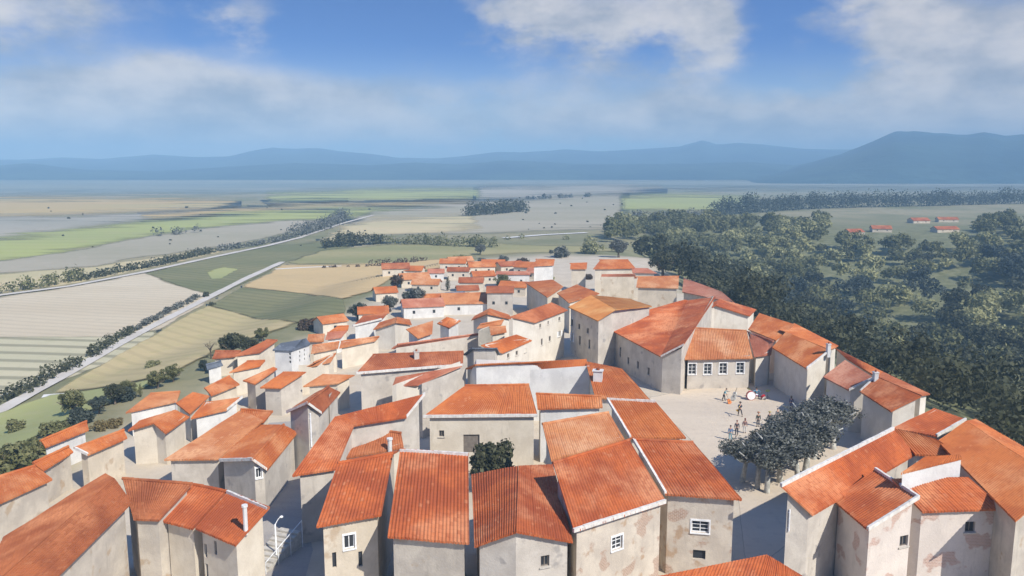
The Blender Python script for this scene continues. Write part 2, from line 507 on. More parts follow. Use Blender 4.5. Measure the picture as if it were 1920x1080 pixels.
def house(label, ze, faces, roof='orange', wall='cream', wins=(), chims=(), group=None, over=.32, verge=(), zr=None, cat='house', name='house', near=None, base=None, thin=False, want=19., keep=1., caps=True):
    hs = House(); V = []; key = {}
    def vid(px, py, z):
        k = (round(px, 1), round(py, 1), round(z, 2))
        if k not in key: key[k] = len(V); V.append(P(px, py, z + ZOFF))
        return key[k]
    def new(p): V.append(p); return len(V) - 1
    FS = []
    z_r = zr
    for f in faces:
        k = f[0]
        if k in ('G', 'S', 'GG'):
            e0, e1, r1, r0 = f[1:5]
            z_r = zr if zr is not None else auto_zr(e0, e1, r1, r0, ze, want)
            a, b, c, d = vid(*e0, ze), vid(*e1, ze), vid(*r1, z_r), vid(*r0, z_r)
            FS.append([a, b, c, d])
            if k == 'G':
                bk = f[5] if len(f) > 5 else .8
                def back(r, e):
                    q = V[r] + (V[r] - V[e]) * bk
                    return new(Vector((q.x, q.y, V[r].z - bk * (V[r].z - V[e].z))))
                b0, b1 = back(d, a), back(c, b)
                FS.append([b1, b0, d, c])
            elif k == 'GG':
                zb = f[7] if len(f) > 7 else ze
                b0, b1 = vid(*f[5], zb), vid(*f[6], zb)
                FS.append([b1, b0, d, c])
        elif k == 'F':
            FS.append([vid(*q) for q in f[1:5]])
    # ccw seen from above
    for f in FS:
        p = [V[i] for i in f]
        ar = sum(p[i].x * p[(i + 1) % 4].y - p[(i + 1) % 4].x * p[i].y for i in range(4))
        if ar < 0: f[:] = [f[1], f[0], f[3], f[2]]
    cen = sum(V, Vector()) / len(V)
    dist = (cen - EYE).length
    if near is None: near = dist < 150
    # outline
    edges = {}
    for fi, f in enumerate(FS):
        for i in range(4): edges[(f[i], f[(i + 1) % 4])] = fi
    bd = {a: (b, fi) for (a, b), fi in edges.items() if (b, a) not in edges and a != b}
    start = next(iter(bd)); loop = []; cur = start
    while True:
        nx, fi = bd[cur]; loop.append((cur, fi)); cur = nx
        if cur == start or cur not in bd or len(loop) > 40: break
    n = len(loop)
    pts = [xy(V[i]) for i, _ in loop]
    base_z = base
    if base_z is None:
        base_z = min(float(hgt(np.array([p.x]), np.array([p.y]))[0]) for p in pts) - .6
    root = empty(name, (cen.x, cen.y, max(base_z + .6, -30)))
    tag(root, label, cat, group)
    hs.root = root
    pls = [plane_of([V[i] for i in f]) for f in FS]
    ins = []
    for i in range(n):
        a, b, c = pts[i - 1], pts[i], pts[(i + 1) % n]
        d1 = (b - a).normalized() if (b - a).length > 1e-6 else Vector((1, 0)); d2 = (c - b).normalized() if (c - b).length > 1e-6 else d1
        n1 = Vector((-d1.y, d1.x)); n2 = Vector((-d2.y, d2.x))
        m = n1 + n2
        if m.length < .2: m = n1
        m.normalize()
        q = b + m * min(over / max(.35, m.dot(n1)), over * 2.2)
        inc = [pls[fi] for fi, f in enumerate(FS) if loop[i][0] in f]
        z = min(zat(pl, q.x, q.y) for pl in inc)
        z = min(max(z, V[loop[i][0]].z - .6), V[loop[i][0]].z + .6) - .10
        ins.append(Vector((q.x, q.y, z)))
    # merge collinear runs into walls
    brk = []
    for i in range(n):
        d1 = (xy(ins[i]) - xy(ins[i - 1])); d2 = (xy(ins[(i + 1) % n]) - xy(ins[i]))
        if d1.length < 1e-4 or d2.length < 1e-4 or abs(d1.angle(d2)) > R(7): brk.append(i)
    walls = []
    for a, i in enumerate(brk):
        j = brk[(a + 1) % len(brk)]
        run = [ins[i]]; k = i
        while k != j:
            k = (k + 1) % n; run.append(ins[k])
        walls.append(run)
    # windows to walls
    holes = {}
    todo = []
    for w in wins:
        px, py, ww, wh = w[:4]; st = w[4] if len(w) > 4 else 'dark'
        d = ray(px, py); best = None
        for wi, run in enumerate(walls):
            a, b = run[0], run[-1]; u = xy(b - a)
            L = u.length
            if L < .5: continue
            u /= L; nn = Vector((u.y, -u.x))
            dn = d.x * nn.x + d.y * nn.y
            if dn >= -1e-4: continue
            t = ((a.x - EYE.x) * nn.x + (a.y - EYE.y) * nn.y) / dn
            q = EYE + d * t; s = (xy(q) - xy(a)).dot(u)
            if -1 < s < L + 1 and (best is None or t < best[0]): best = (t, wi, s, q.z, u, nn, L)
        if best is None: continue
        t, wi, s, zc, u, nn, L = best
        ww = min(ww, L * .8)
        s = min(max(s, ww / 2 + .12), L - ww / 2 - .12)
        mn = min(p.z for p in walls[wi])
        zt = zc + wh / 2
        if zt > mn - .12 and len(walls[wi]) == 2: zc = min(zc, mn - .12 - wh / 2); zt = zc + wh / 2
        if zt <= mn - .05 and st != 'pipe':
            holes.setdefault(wi, []).append((s - ww / 2, s + ww / 2, zc - wh / 2, zt)); rec = True
        else: rec = False
        todo.append((wi, s, zc, ww, wh, st, u, nn, rec))
    mb = MB()
    for wi, run in enumerate(walls):
        a, b = run[0], run[-1]; u = xy(b - a); L = u.length
        if L < .05: continue
        u /= L
        def q(s, z): return (a.x + u.x * s, a.y + u.y * s, z)
        hl = holes.get(wi)
        top = [((xy(p) - xy(a)).dot(u), p.z) for p in run]
        lowt = base_z
        if hl:
            zt = max(h[3] for h in hl) + .04
            S = sorted({0., L} | {x for h in hl for x in h[:2]}); Z = sorted({base_z, zt} | {x for h in hl for x in h[2:]})
            for i in range(len(S) - 1):
                for j in range(len(Z) - 1):
                    ms, mz = (S[i] + S[i + 1]) / 2, (Z[j] + Z[j + 1]) / 2
                    if any(h[0] < ms < h[1] and h[2] < mz < h[3] for h in hl): continue
                    mb.poly([q(S[i], Z[j]), q(S[i + 1], Z[j]), q(S[i + 1], Z[j + 1]), q(S[i], Z[j + 1])])
            lowt = zt
            nin = Vector((-u.y, u.x))
            for h in hl:
                dd = .24
                def r(s, z): p = q(s, z); return (p[0] + nin.x * dd, p[1] + nin.y * dd, z)
                c = [(h[0], h[2]), (h[1], h[2]), (h[1], h[3]), (h[0], h[3])]
                for i in range(4):
                    s0, s1 = c[i], c[(i + 1) % 4]
                    mb.poly([q(*s0), r(*s0), r(*s1), q(*s1)][::-1])
        mb.poly([q(0, lowt), q(L, lowt)] + [q(s, z) for s, z in reversed(top)])
    mb.build('wall', WALLS[wall], root, loc='world')
    for (wi, s, zc, ww, wh, st, u, nn, rec) in todo:
        a = walls[wi][0]
        o = Vector((a.x + u.x * s, a.y + u.y * s, 0)); U = Vector((u.x, u.y, 0)); N = Vector((nn.x, nn.y, 0)); F = (o, U, N)
        z0, z1 = zc - wh / 2, zc + wh / 2; h = ww / 2
        n0 = -.16 if rec else .012
        fr = MB(); e = min(.07, ww * .12)
        if st == 'pipe':
            g = MB(); b0 = o + N * .09; g.tube([b0 + Vector((0, 0, z0)), b0 + Vector((0, 0, z1))], ww / 2, 8)
            for k in (.15, .5, .85): g.lbox(F, -ww * .7, ww * .7, -.01, .05, z0 + wh * k - .03, z0 + wh * k + .03)
            g.build('drainpipe', M_white, root, loc='world'); continue
        if st in ('slit',):
            g = MB(); g.lbox(F, -h, h, n0 - .06, n0, z0, z1); wo = g.build('window', M_dark, root, loc='world'); continue
        if st == 'door':
            g = MB(); g.lbox(F, -h, h, n0 - .06, n0, z0, z1)
            for k in (-.5, 0, .5): g.lbox(F, k * h - .012, k * h + .012, n0, n0 + .012, z0, z1)
            wo = g.build('door', M_shut if len(label) % 2 else M_wood, root, loc='world')
            k = MB(); k.ball(o + U * h * .7 + N * (n0 + .04) + Vector((0, 0, (z0 + z1) / 2)), .035); k.build('handle', M_mortar, wo, loc='world')
            continue
        for (x0, x1, y0, y1) in ((-h, -h + e, z0, z1), (h - e, h, z0, z1), (-h + e, h - e, z0, z0 + e), (-h + e, h - e, z1 - e, z1), (-e * .4, e * .4, z0 + e, z1 - e)):
            fr.lbox(F, x0, x1, n0 - .03, n0 + .03, y0, y1)
        if st == 'white':
            for k in (1 / 3, 2 / 3): fr.lbox(F, -h + e, -e * .4, n0 - .02, n0 + .02, z0 + wh * k - .02, z0 + wh * k + .02); fr.lbox(F, e * .4, h - e, n0 - .02, n0 + .02, z0 + wh * k - .02, z0 + wh * k + .02)
        wo = fr.build('window', M_white if st in ('white', 'sash', 'shut') else M_wood, root, loc='world')
        g = MB(); g.lbox(F, -h + e * .5, h - e * .5, n0 - .045, n0 - .02, z0 + e * .5, z1 - e * .5); g.build('pane', M_glass, wo, loc='world')
        sl = MB(); sl.lbox(F, -h - .1, h + .1, -.02, .09, z0 - .09, z0 - .004); sl.build('sill', M_white if st in ('white', 'sash') else M_stone, wo, loc='world')
        if st in ('white', 'sash'):
            s2 = MB(); b_ = .10
            for (x0, x1, y0, y1) in ((-h - b_, -h - .003, z0, z1), (h + .003, h + b_, z0, z1), (-h - b_, h + b_, z1 + .003, z1 + b_ + .05)): s2.lbox(F, x0, x1, -.02, .035, y0, y1)
            s2.build('surround', M_white, wo, loc='world')
        if st == 'shut':
            for sg in (-1, 1):
                s2 = MB(); x0, x1 = sorted((sg * (h + .02), sg * (h + ww * .52)))
                s2.lbox(F, x0, x1, .004, .05, z0, z1)
                for k in range(1, 6): s2.lbox(F, x0 + .04, x1 - .04, .05, .062, z0 + wh * k / 6 - .012, z0 + wh * k / 6 + .012)
                s2.build('shutter', M_white, wo, loc='world')
    # roof
    RV = []; RF = []; RU = []; RM = []
    def addmesh(v, f, uv, m):
        k = len(RV); RV.extend([tuple(p) for p in v])
        for q_ in f: RF.append([k + i for i in q_]); RM.append(m); RU.extend([uv[i] for i in q_])
    quads = [[V[i] for i in f] for f in FS]
    for fi, qd in enumerate(quads):
        v, f, uv = roof_grid(qd, near, hash((round(cen.x, 1), fi)) & 0xffff)
        addmesh(v, f, uv, 0)
    # ridge tiles along edges shared by two slopes and along the top of a lone slope
    if caps:
        done = set()
        for fi, f in enumerate(FS):
            for i in range(4):
                a, b = f[i], f[(i + 1) % 4]
                if (min(a, b), max(a, b)) in done or a == b: continue
                shared = (b, a) in edges
                if shared or (i == 2 and V[a].z > ze + ZOFF + .3 and abs(V[a].z - V[b].z) < .2):
                    done.add((min(a, b), max(a, b)))
                    A, B = V[a], V[b]; L = (B - A).length
                    if L < .4: continue
                    cnt = max(1, int(L / .42)) if near else 1
                    for k in range(cnt):
                        p0 = A.lerp(B, k / cnt); p1 = A.lerp(B, (k + 1.06) / cnt)
                        tb = MB(); rr_ = .13 if near else .12
                        zz = Vector((0, 0, .0 + random.uniform(-.01, .015)))
                        tb.tube([p0 + zz, p1 + zz + Vector((0, 0, .0))], [rr_ * 1.08, rr_ * .92], 8)
                        addmesh([Vector(x) for x in tb.v], tb.f, [(k * .3 + 7.3, .1 + k)] * len(tb.v), 0)
    ro = mesh_obj('roof', RV, RF, [ROOFS[roof]], root, uvs=RU, midx=RM, smooth=False, loc='world')
    hs.roof = ro; hs.planes = pls; hs.quads = quads
    if verge:
        vb = MB()
        for fi, ei in verge:
            f = quads[fi]; A, B = f[ei], f[(ei + 1) % 4]
            d = (B - A).normalized(); sd = Vector((-d.y, d.x, 0)).normalized()
            wv = .14
            cnt = max(1, int((B - A).length / .8))
            for k in range(cnt):
                p, q_ = A.lerp(B, k / cnt), A.lerp(B, (k + .985) / cnt); jj = random.uniform(-.015, .02)
                up0, up1 = Vector((0, 0, .13 + jj)), Vector((0, 0, -.14))
                vb.hexa([p - sd * .04 + up1, q_ - sd * .04 + up1, q_ + sd * wv + up1, p + sd * wv + up1, p - sd * .04 + up0, q_ - sd * .04 + up0, q_ + sd * wv + up0, p + sd * wv + up0])
        vb.build('verge', M_mortar, ro, loc='world')
    for ch in chims:
        px, py, cw, chh = ch[:4]; st = ch[4] if len(ch) > 4 else 'white'
        d = ray(px, py); best = None
        for pl, qd in zip(pls, quads):
            nn, c = pl; dn = d.dot(nn)
            if abs(dn) < 1e-5: continue
            t = (c - EYE).dot(nn) / dn; q_ = EYE + d * t
            pen = (q_ - sum(qd, Vector()) / 4).length
            if best is None or pen < best[0]: best = (pen, q_)
        q_ = best[1]; cb = MB(); rz_ = math.atan2(*(xy(quads[0][1] - quads[0][0]).yx))
        if st == 'pipe':
            cb.tube([q_ + Vector((0, 0, -.3)), q_ + Vector((0, 0, chh))], cw / 2, 8)
            cb.tube([q_ + Vector((0, 0, chh - .05)), q_ + Vector((0, 0, chh + .1))], cw * .7, 8)
        else:
            cb.box((q_.x, q_.y, q_.z + chh / 2 - .35), (cw, cw * .8, chh + .7), rz_)
            cb.box((q_.x, q_.y, q_.z + chh + .05), (cw * 1.22, cw * 1.0, .09), rz_)
            cb.cur = 1
            cb.tube([q_ + Vector((0, 0, chh + .09)), q_ + Vector((0, 0, chh + .32))], cw * .2, 8)
        cb.build('chimney', [WALLS['white' if st != 'grey' else 'grey'], ROOFS['rust']], ro, loc='world')
    DBG.append((label[:60], ze, round(z_r or 0, 1), dist, base_z))
    return hs
# ------------------------------------------------------------------ land: fields, tracks, hedged plain
FM = {
 'pale': field_mat('soil_pale', (0.544, 0.451, 0.305), (0.620, 0.526, 0.369), (0.491, 0.425, 0.295), stripe=3.2, sf=.16, rot=R(14)),
 'furrow': field_mat('soil_furrowed', (0.491, 0.451, 0.284), (0.571, 0.500, 0.326), (0.409, 0.388, 0.231), stripe=5.5, rot=R(8), sf=.75),
 'dark': field_mat('crop_dark', (0.170, 0.175, 0.079), (0.259, 0.231, 0.110), (0.137, 0.144, 0.063), stripe=3.5, sf=.3, rot=R(30)),
 'olive': field_mat('crop_olive', (0.259, 0.250, 0.106), (0.367, 0.313, 0.148), (0.204, 0.213, 0.089)),
 'tan': field_mat('stubble_tan', (0.613, 0.438, 0.210), (0.517, 0.375, 0.190), (0.449, 0.350, 0.169), stripe=3., sf=.2, rot=R(-12)),
 'sand': field_mat('stubble_sand', (0.544, 0.425, 0.221), (0.436, 0.363, 0.169), (0.367, 0.338, 0.137), stripe=3.5, sf=.2, rot=R(40)),
 'lime': field_mat('meadow_lime', (0.370, 0.371, 0.144), (0.302, 0.318, 0.130), (0.403, 0.371, 0.182)),
 'lime2': field_mat('meadow_lime_far', (.40, .42, .13), (.33, .35, .13), (.41, .37, .17), scale=.01, stripe=14, sf=.12),
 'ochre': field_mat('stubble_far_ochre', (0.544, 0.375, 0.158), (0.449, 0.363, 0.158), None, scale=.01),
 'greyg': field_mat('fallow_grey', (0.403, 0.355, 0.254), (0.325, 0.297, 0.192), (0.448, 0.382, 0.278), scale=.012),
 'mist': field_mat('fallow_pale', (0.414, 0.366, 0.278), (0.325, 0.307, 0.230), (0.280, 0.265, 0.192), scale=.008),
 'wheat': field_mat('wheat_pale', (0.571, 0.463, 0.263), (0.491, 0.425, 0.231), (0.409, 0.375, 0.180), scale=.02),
 'bluew': field_mat('far_scrub_misted', (0.168, 0.212, 0.192), (0.269, 0.286, 0.240), (0.336, 0.329, 0.259), scale=.004),  # bluish mist at the foot of the hills put into this colour
}
M_track = field_mat('track_chalk', (.62, .57, .49), (.54, .49, .42), (.44, .40, .32), scale=.2)
M_trackw = field_mat('track_white', (.74, .72, .66), (.66, .63, .57), None, scale=.2)
# far bands, from the back of the plain forwards
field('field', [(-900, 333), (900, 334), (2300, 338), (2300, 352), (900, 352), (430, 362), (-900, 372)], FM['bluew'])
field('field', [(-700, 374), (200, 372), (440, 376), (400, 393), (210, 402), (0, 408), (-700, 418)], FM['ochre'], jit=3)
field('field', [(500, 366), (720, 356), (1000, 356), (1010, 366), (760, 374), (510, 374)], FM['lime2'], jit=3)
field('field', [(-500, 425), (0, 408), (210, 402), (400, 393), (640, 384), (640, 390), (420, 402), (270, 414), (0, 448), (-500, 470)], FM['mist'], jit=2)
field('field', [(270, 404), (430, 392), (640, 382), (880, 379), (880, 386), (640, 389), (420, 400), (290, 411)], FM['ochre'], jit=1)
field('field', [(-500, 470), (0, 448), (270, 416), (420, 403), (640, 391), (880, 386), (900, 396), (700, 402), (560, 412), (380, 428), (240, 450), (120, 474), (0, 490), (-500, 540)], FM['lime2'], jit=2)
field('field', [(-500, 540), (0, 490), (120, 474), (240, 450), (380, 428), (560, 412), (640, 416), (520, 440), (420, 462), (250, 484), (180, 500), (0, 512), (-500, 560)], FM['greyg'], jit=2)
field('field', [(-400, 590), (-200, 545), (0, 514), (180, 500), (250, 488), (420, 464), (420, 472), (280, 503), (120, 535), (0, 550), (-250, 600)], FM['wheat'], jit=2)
field('field', [(700, 396), (985, 372), (1165, 362), (1168, 425), (1040, 430), (860, 440), (680, 448), (605, 452), (640, 428)], FM['greyg'], jit=2)
field('field', [(605, 452), (640, 428), (700, 410), (880, 404), (900, 424), (760, 440)], FM['wheat'], jit=1.5)
field('field', [(1166, 368), (1300, 366), (1420, 372), (1400, 392), (1250, 398), (1168, 396)], FM['lime2'], drape=True)
field('field', [(1168, 398), (1340, 396), (1420, 400), (1380, 420), (1230, 428), (1168, 424)], FM['olive'], drape=True)
field('field', [(900, 352), (1160, 346), (1240, 352), (1160, 362), (985, 370), (900, 372)], FM['mist'], jit=2)
field('field', [(540, 492), (600, 470), (720, 458), (900, 455), (1090, 462), (1180, 470), (1000, 476), (880, 480), (740, 496), (560, 497)], FM['olive'], jit=1)
# fields beside the village
field('field', [(-600, 640), (0, 560), (130, 540), (272, 513), (330, 535), (405, 557), (300, 618), (200, 634), (0, 634), (-600, 700)], FM['pale'])
field('field', [(-600, 700), (0, 634), (200, 634), (300, 620), (215, 678), (100, 720), (0, 748), (-600, 900)], FM['furrow'])
field('field', [(272, 513), (400, 482), (520, 460), (600, 452), (660, 462), (600, 472), (540, 490), (405, 557), (330, 535)], FM['dark'])
field('field', [(388, 512), (420, 500), (445, 505), (415, 524), (395, 525)], FM['lime'], jit=.3)
field('field', [(455, 540), (530, 500), (700, 497), (880, 484), (900, 488), (740, 520), (690, 548), (640, 562), (540, 549)], FM['tan'], drape=True)
field('field', [(390, 574), (455, 540), (540, 549), (645, 563), (648, 590), (560, 606), (480, 600)], FM['dark'], drape=True)
field('field', [(95, 742), (250, 652), (390, 574), (480, 600), (558, 607), (400, 662), (320, 706), (230, 726)], FM['sand'], drape=True)
field('field', [(-60, 800), (10, 776), (95, 744), (230, 728), (318, 708), (230, 752), (110, 800), (30, 846), (-60, 900)], FM['lime'], drape=True)
strip('dirt_road', [(-80, 812), (0, 772), (120, 706), (250, 632), (390, 560), (460, 524), (530, 492)], 2.3, M_track, .26)
strip('track', [(80, 746), (150, 740), (250, 728), (320, 722)], 1.6, M_trackw, .28)
strip('lane', [(-60, 566), (0, 555), (130, 538), (272, 511), (400, 483), (500, 462), (560, 447), (640, 420), (700, 404)], 2.6, M_track, .30)
strip('path', [(516, 506), (570, 503), (640, 500)], 1.6, M_trackw, .29)
strip('canal_path', [(945, 447), (1020, 441), (1100, 437)], 4.0, M_trackw, .31)
# the square and the streets
M_plaza = field_mat('plaza_dust', (.63, .53, .40), (.55, .46, .35), (.46, .385, .30), scale=.12)
field('plaza', [(1215, 745), (1285, 732), (1450, 712), (1530, 720), (1640, 800), (1660, 840), (1560, 900), (1490, 1010), (1400, 1080), (1385, 940), (1300, 830), (1230, 760)], M_plaza, off=.02, zz=0., jit=.15, soft=2.)
M_cobble = field_mat('street_paving', (.42, .38, .33), (.35, .32, .29), (.28, .26, .24), scale=.4)
strip('street', [(430, 1300), (505, 1080), (520, 1000), (530, 920), (540, 840), (545, 790)], 5.5, M_cobble, .012, zz=0.)

# ------------------------------------------------------------------ hills
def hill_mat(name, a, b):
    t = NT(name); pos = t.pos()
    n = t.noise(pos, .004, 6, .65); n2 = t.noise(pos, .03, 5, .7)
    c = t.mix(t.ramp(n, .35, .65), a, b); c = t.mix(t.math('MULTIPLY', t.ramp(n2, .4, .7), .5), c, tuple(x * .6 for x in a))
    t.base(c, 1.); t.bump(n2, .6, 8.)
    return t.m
def range_mesh(name, prof, d0, d1, m, seed, ruff=1., nx=260, ny=26, crest=.55, yh=311.):
    x0, x1 = prof[0][0], prof[-1][0]
    pxs = np.linspace(x0, x1, nx); top = np.interp(pxs, [p[0] for p in prof], [p[1] for p in prof])
    V = []; F = []
    for j in range(ny):
        t = j / (ny - 1)
        d = d0 + (d1 - d0) * t
        sh = math.sin(math.pi * min(1, t / (2 * crest))) if t < crest else math.cos((t - crest) / (1 - crest) * math.pi / 2)
        sh = max(0, sh) ** .85
        for i in range(nx):
            dc = d0 + (d1 - d0) * crest
            zt = (yh - top[i]) / FPX * dc + H - PLAIN
            x = (pxs[i] - 960) / FPX * d
            nz = mnoise.fractal(Vector((x * .0022 + seed, d * .0022, seed)), .9, 2.2, 6)
            nz2 = mnoise.noise(Vector((x * .02, d * .02, seed)))
            e = 1 - abs(2 * i / (nx - 1) - 1); e = min(1, e * 14)
            z = PLAIN - 1.5 + zt * sh * e * (1 + .17 * ruff * nz * max(.0, 1 - math.exp(-((t - crest) / .16) ** 2))) + sh * ruff * (nz2 * 2.0)
            V.append((x, d, z))
    for j in range(ny - 1):
        for i in range(nx - 1):
            a = j * nx + i; F.append([a, a + 1, a + nx + 1, a + nx])
    o = mesh_obj(name, V, F, m, smooth=True); tag(o, kind='structure')
M_hill = hill_mat('hill_scrub_hazed', (.018, .065, .125), (.05, .11, .15))  # blue of distant haze put into the scrub colour
M_hill2 = hill_mat('hill_forest_hazed', (.018, .062, .10), (.05, .105, .12))  # forest colour with the blue of the air painted in
far = [(-900, 304), (-500, 298), (0, 300), (60, 300), (130, 296), (200, 299), (300, 291), (380, 296), (440, 295), (480, 285), (515, 279), (560, 281), (600, 279), (640, 285), (700, 290), (750, 297), (820, 298), (880, 293), (930, 287), (980, 288), (1060, 283), (1120, 286), (1200, 281), (1270, 277), (1312, 266), (1340, 275), (1380, 272), (1420, 274), (1480, 280), (1560, 283), (1700, 280), (2000, 282), (2700, 290)]
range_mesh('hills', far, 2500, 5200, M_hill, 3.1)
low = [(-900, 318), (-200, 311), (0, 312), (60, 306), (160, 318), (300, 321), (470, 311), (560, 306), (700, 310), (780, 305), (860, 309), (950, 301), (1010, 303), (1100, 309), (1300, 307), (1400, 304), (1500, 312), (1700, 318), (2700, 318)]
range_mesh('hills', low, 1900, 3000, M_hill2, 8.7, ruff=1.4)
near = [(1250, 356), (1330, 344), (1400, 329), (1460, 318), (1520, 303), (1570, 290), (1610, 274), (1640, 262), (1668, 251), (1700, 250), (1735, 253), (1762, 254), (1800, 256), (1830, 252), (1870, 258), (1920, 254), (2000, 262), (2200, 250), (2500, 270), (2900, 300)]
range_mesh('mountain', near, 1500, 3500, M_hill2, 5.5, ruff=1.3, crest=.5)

# ------------------------------------------------------------------ sky, sun, air
SUN_EL, SUN_AZ = R(43), R(136)      # azimuth clockwise from the viewing direction (+Y)
def build_world():
    w = bpy.data.worlds.new('World'); sc.world = w; w.use_nodes = True
    t = NT.__new__(NT); t.t = w.node_tree; t.n = t.t.nodes; t.l = t.t.links
    bg = t.n['Background']
    co = t.add('ShaderNodeTexCoord').outputs['Generated']
    sp = t.add('ShaderNodeSeparateXYZ'); t.l.new(co, sp.inputs[0])
    X, Y, Z = sp.outputs
    # deeper blue lower in the sky than a clear-air sky has it
    cm = t.add('ShaderNodeCombineXYZ'); t.set(cm.inputs[0], X); t.set(cm.inputs[1], Y)
    t.set(cm.inputs[2], t.math('ADD', t.math('MULTIPLY', t.math('MAXIMUM', Z, 0.), 3.6), .06))
    sky = t.add('ShaderNodeTexSky', sky_type='NISHITA', sun_disc=False)
    sky.sun_elevation = SUN_EL; sky.sun_rotation = SUN_AZ; sky.air_density = 1.25; sky.dust_density = .6; sky.ozone_density = 3.5
    nv = t.add('ShaderNodeVectorMath', operation='NORMALIZE'); t.l.new(cm.outputs[0], nv.inputs[0]); t.l.new(nv.outputs[0], sky.inputs[0])
    az = t.math('ARCTAN2', X, Y); el = t.math('ARCSINE', Z)
    # clouds: drifting banks (azimuth, elevation, radii in degrees) broken up by noise
    cz = t.add('ShaderNodeCombineXYZ'); t.set(cz.inputs[0], az); t.set(cz.inputs[1], t.math('MULTIPLY', el, 1.9))
    n1 = t.noise(cz.outputs[0], 5.2, 6, .58); n2 = t.noise(cz.outputs[0], 14., 6, .6); n3 = t.noise(cz.outputs[0], 2.1, 3, .5)
    wx = t.math('MULTIPLY', t.math('SUBTRACT', n1, .5), .22); wy = t.math('MULTIPLY', t.math('SUBTRACT', n2, .5), .07)
    azw, elw = t.math('ADD', az, wx), t.math('ADD', el, wy)
    def blob(px, py, rx, ry, a):
        A = math.atan2(px - 960, FPX); E = PITCH * -1 + math.atan2(540 - py, FPX)
        dx = t.math('DIVIDE', t.math('SUBTRACT', azw, A), rx / FPX); dy = t.math('DIVIDE', t.math('SUBTRACT', elw, E), ry / FPX)
        d = t.math('ADD', t.math('MULTIPLY', dx, dx), t.math('MULTIPLY', dy, dy))
        return t.math('MULTIPLY', t.math('EXPONENT', t.math('MULTIPLY', d, -1.)), a)
    tot = None
    for b in ((60, 60, 140, 60, .8), (250, 225, 360, 75, 1.3), (330, 165, 170, 45, .75), (480, 35, 55, 45, .55), (230, 15, 60, 35, .35), (1000, 20, 120, 60, .75), (1150, 40, 120, 60, .8), (1290, 60, 75, 95, 1.),
              (1760, 110, 150, 75, 1.15), (1890, 200, 130, 120, .8), (1300, 225, 420, 45, .75), (1700, 240, 330, 45, .9), (760, 175, 220, 35, .4), (900, 250, 900, 34, .5), (1080, 150, 200, 45, .35), (1640, 10, 110, 30, .5)):
        g = blob(*b); tot = g if tot is None else t.math('ADD', tot, g)
    behind = t.ramp(Y, -.2, .35, 1, 0)   # broken cloud over the rest of the sky
    tot = t.math('ADD', tot, t.math('MULTIPLY', behind, t.ramp(n3, .5, .7, 0, .4)))
    high = t.ramp(el, .24, .5, 0, 1)
    tot = t.math('ADD', tot, t.math('MULTIPLY', high, t.ramp(n1, .5, .7, 0, .4)))
    brk = t.math('ADD', t.math('MULTIPLY', t.math('SUBTRACT', n1, .5), 1.25), t.math('MULTIPLY', t.math('SUBTRACT', n2, .5), 1.05))
    mask = t.ramp(t.math('ADD', tot, brk), .12, .95)
    mask = t.math('MULTIPLY', mask, .93)
    shade = t.ramp(t.noise(cz.outputs[0], 7.5, 5, .6), .32, .66)
    cloud = t.mix(shade, CLOUD_LO, CLOUD_HI)
    hzn = t.ramp(el, .02, .15, 1, 0)
    base = t.mix(1., sky.outputs[0], SKYTINT, 'MULTIPLY')
    base = t.mix(t.math('MULTIPLY', hzn, .85), base, HORIZON)
    col = t.mix(mask, base, cloud)
    t.l.new(col, bg.inputs[0]); bg.inputs[1].default_value = SKY_STR
SKY_STR = .15
CLOUD_LO = (1.9, 2.05, 2.4); CLOUD_HI = (4.0, 3.75, 3.6); HORIZON = (2.7, 3.4, 3.4); SKYTINT = (.42, .60, .90)
build_world()
su = bpy.data.lights.new('sun', 'SUN'); su.energy = 4.2; su.angle = R(.5); su.color = (1., .955, .88)
so = bpy.data.objects.new('sun', su); COL.objects.link(so)
sd = Vector((math.cos(SUN_EL) * math.sin(SUN_AZ), math.cos(SUN_EL) * math.cos(SUN_AZ), math.sin(SUN_EL)))
so.rotation_euler = sd.to_track_quat('Z', 'Y').to_euler()
def build_haze():
    mb = MB(); mb.box((0, 60, 68), (15200, 11400, 196))
    m = bpy.data.materials.new('haze_air'); m.use_nodes = True; nt = m.node_tree
    for n in list(nt.nodes):
        if n.type == 'BSDF_PRINCIPLED': nt.nodes.remove(n)
    v = nt.nodes.new('ShaderNodeVolumePrincipled'); v.inputs['Color'].default_value = HAZE_COL; v.inputs['Density'].default_value = HAZE_D
    v.inputs['Anisotropy'].default_value = -.15
    out = [n for n in nt.nodes if n.type == 'OUTPUT_MATERIAL'][0]
    nt.links.new(v.outputs[0], out.inputs['Volume'])
    o = mb.build('haze', m); tag(o, kind='stuff')
HAZE_COL = (.47, .77, 1.0, 1); HAZE_D = .00047
build_haze()
sc.view_settings.view_transform = 'Standard'; sc.view_settings.look = 'None'
sc.view_settings.exposure = EXPO = 0.44; sc.view_settings.gamma = 1
sc.cycles.volume_bounces = 0; sc.cycles.max_bounces = 6; sc.cycles.diffuse_bounces = 3; sc.cycles.transparent_max_bounces = 6
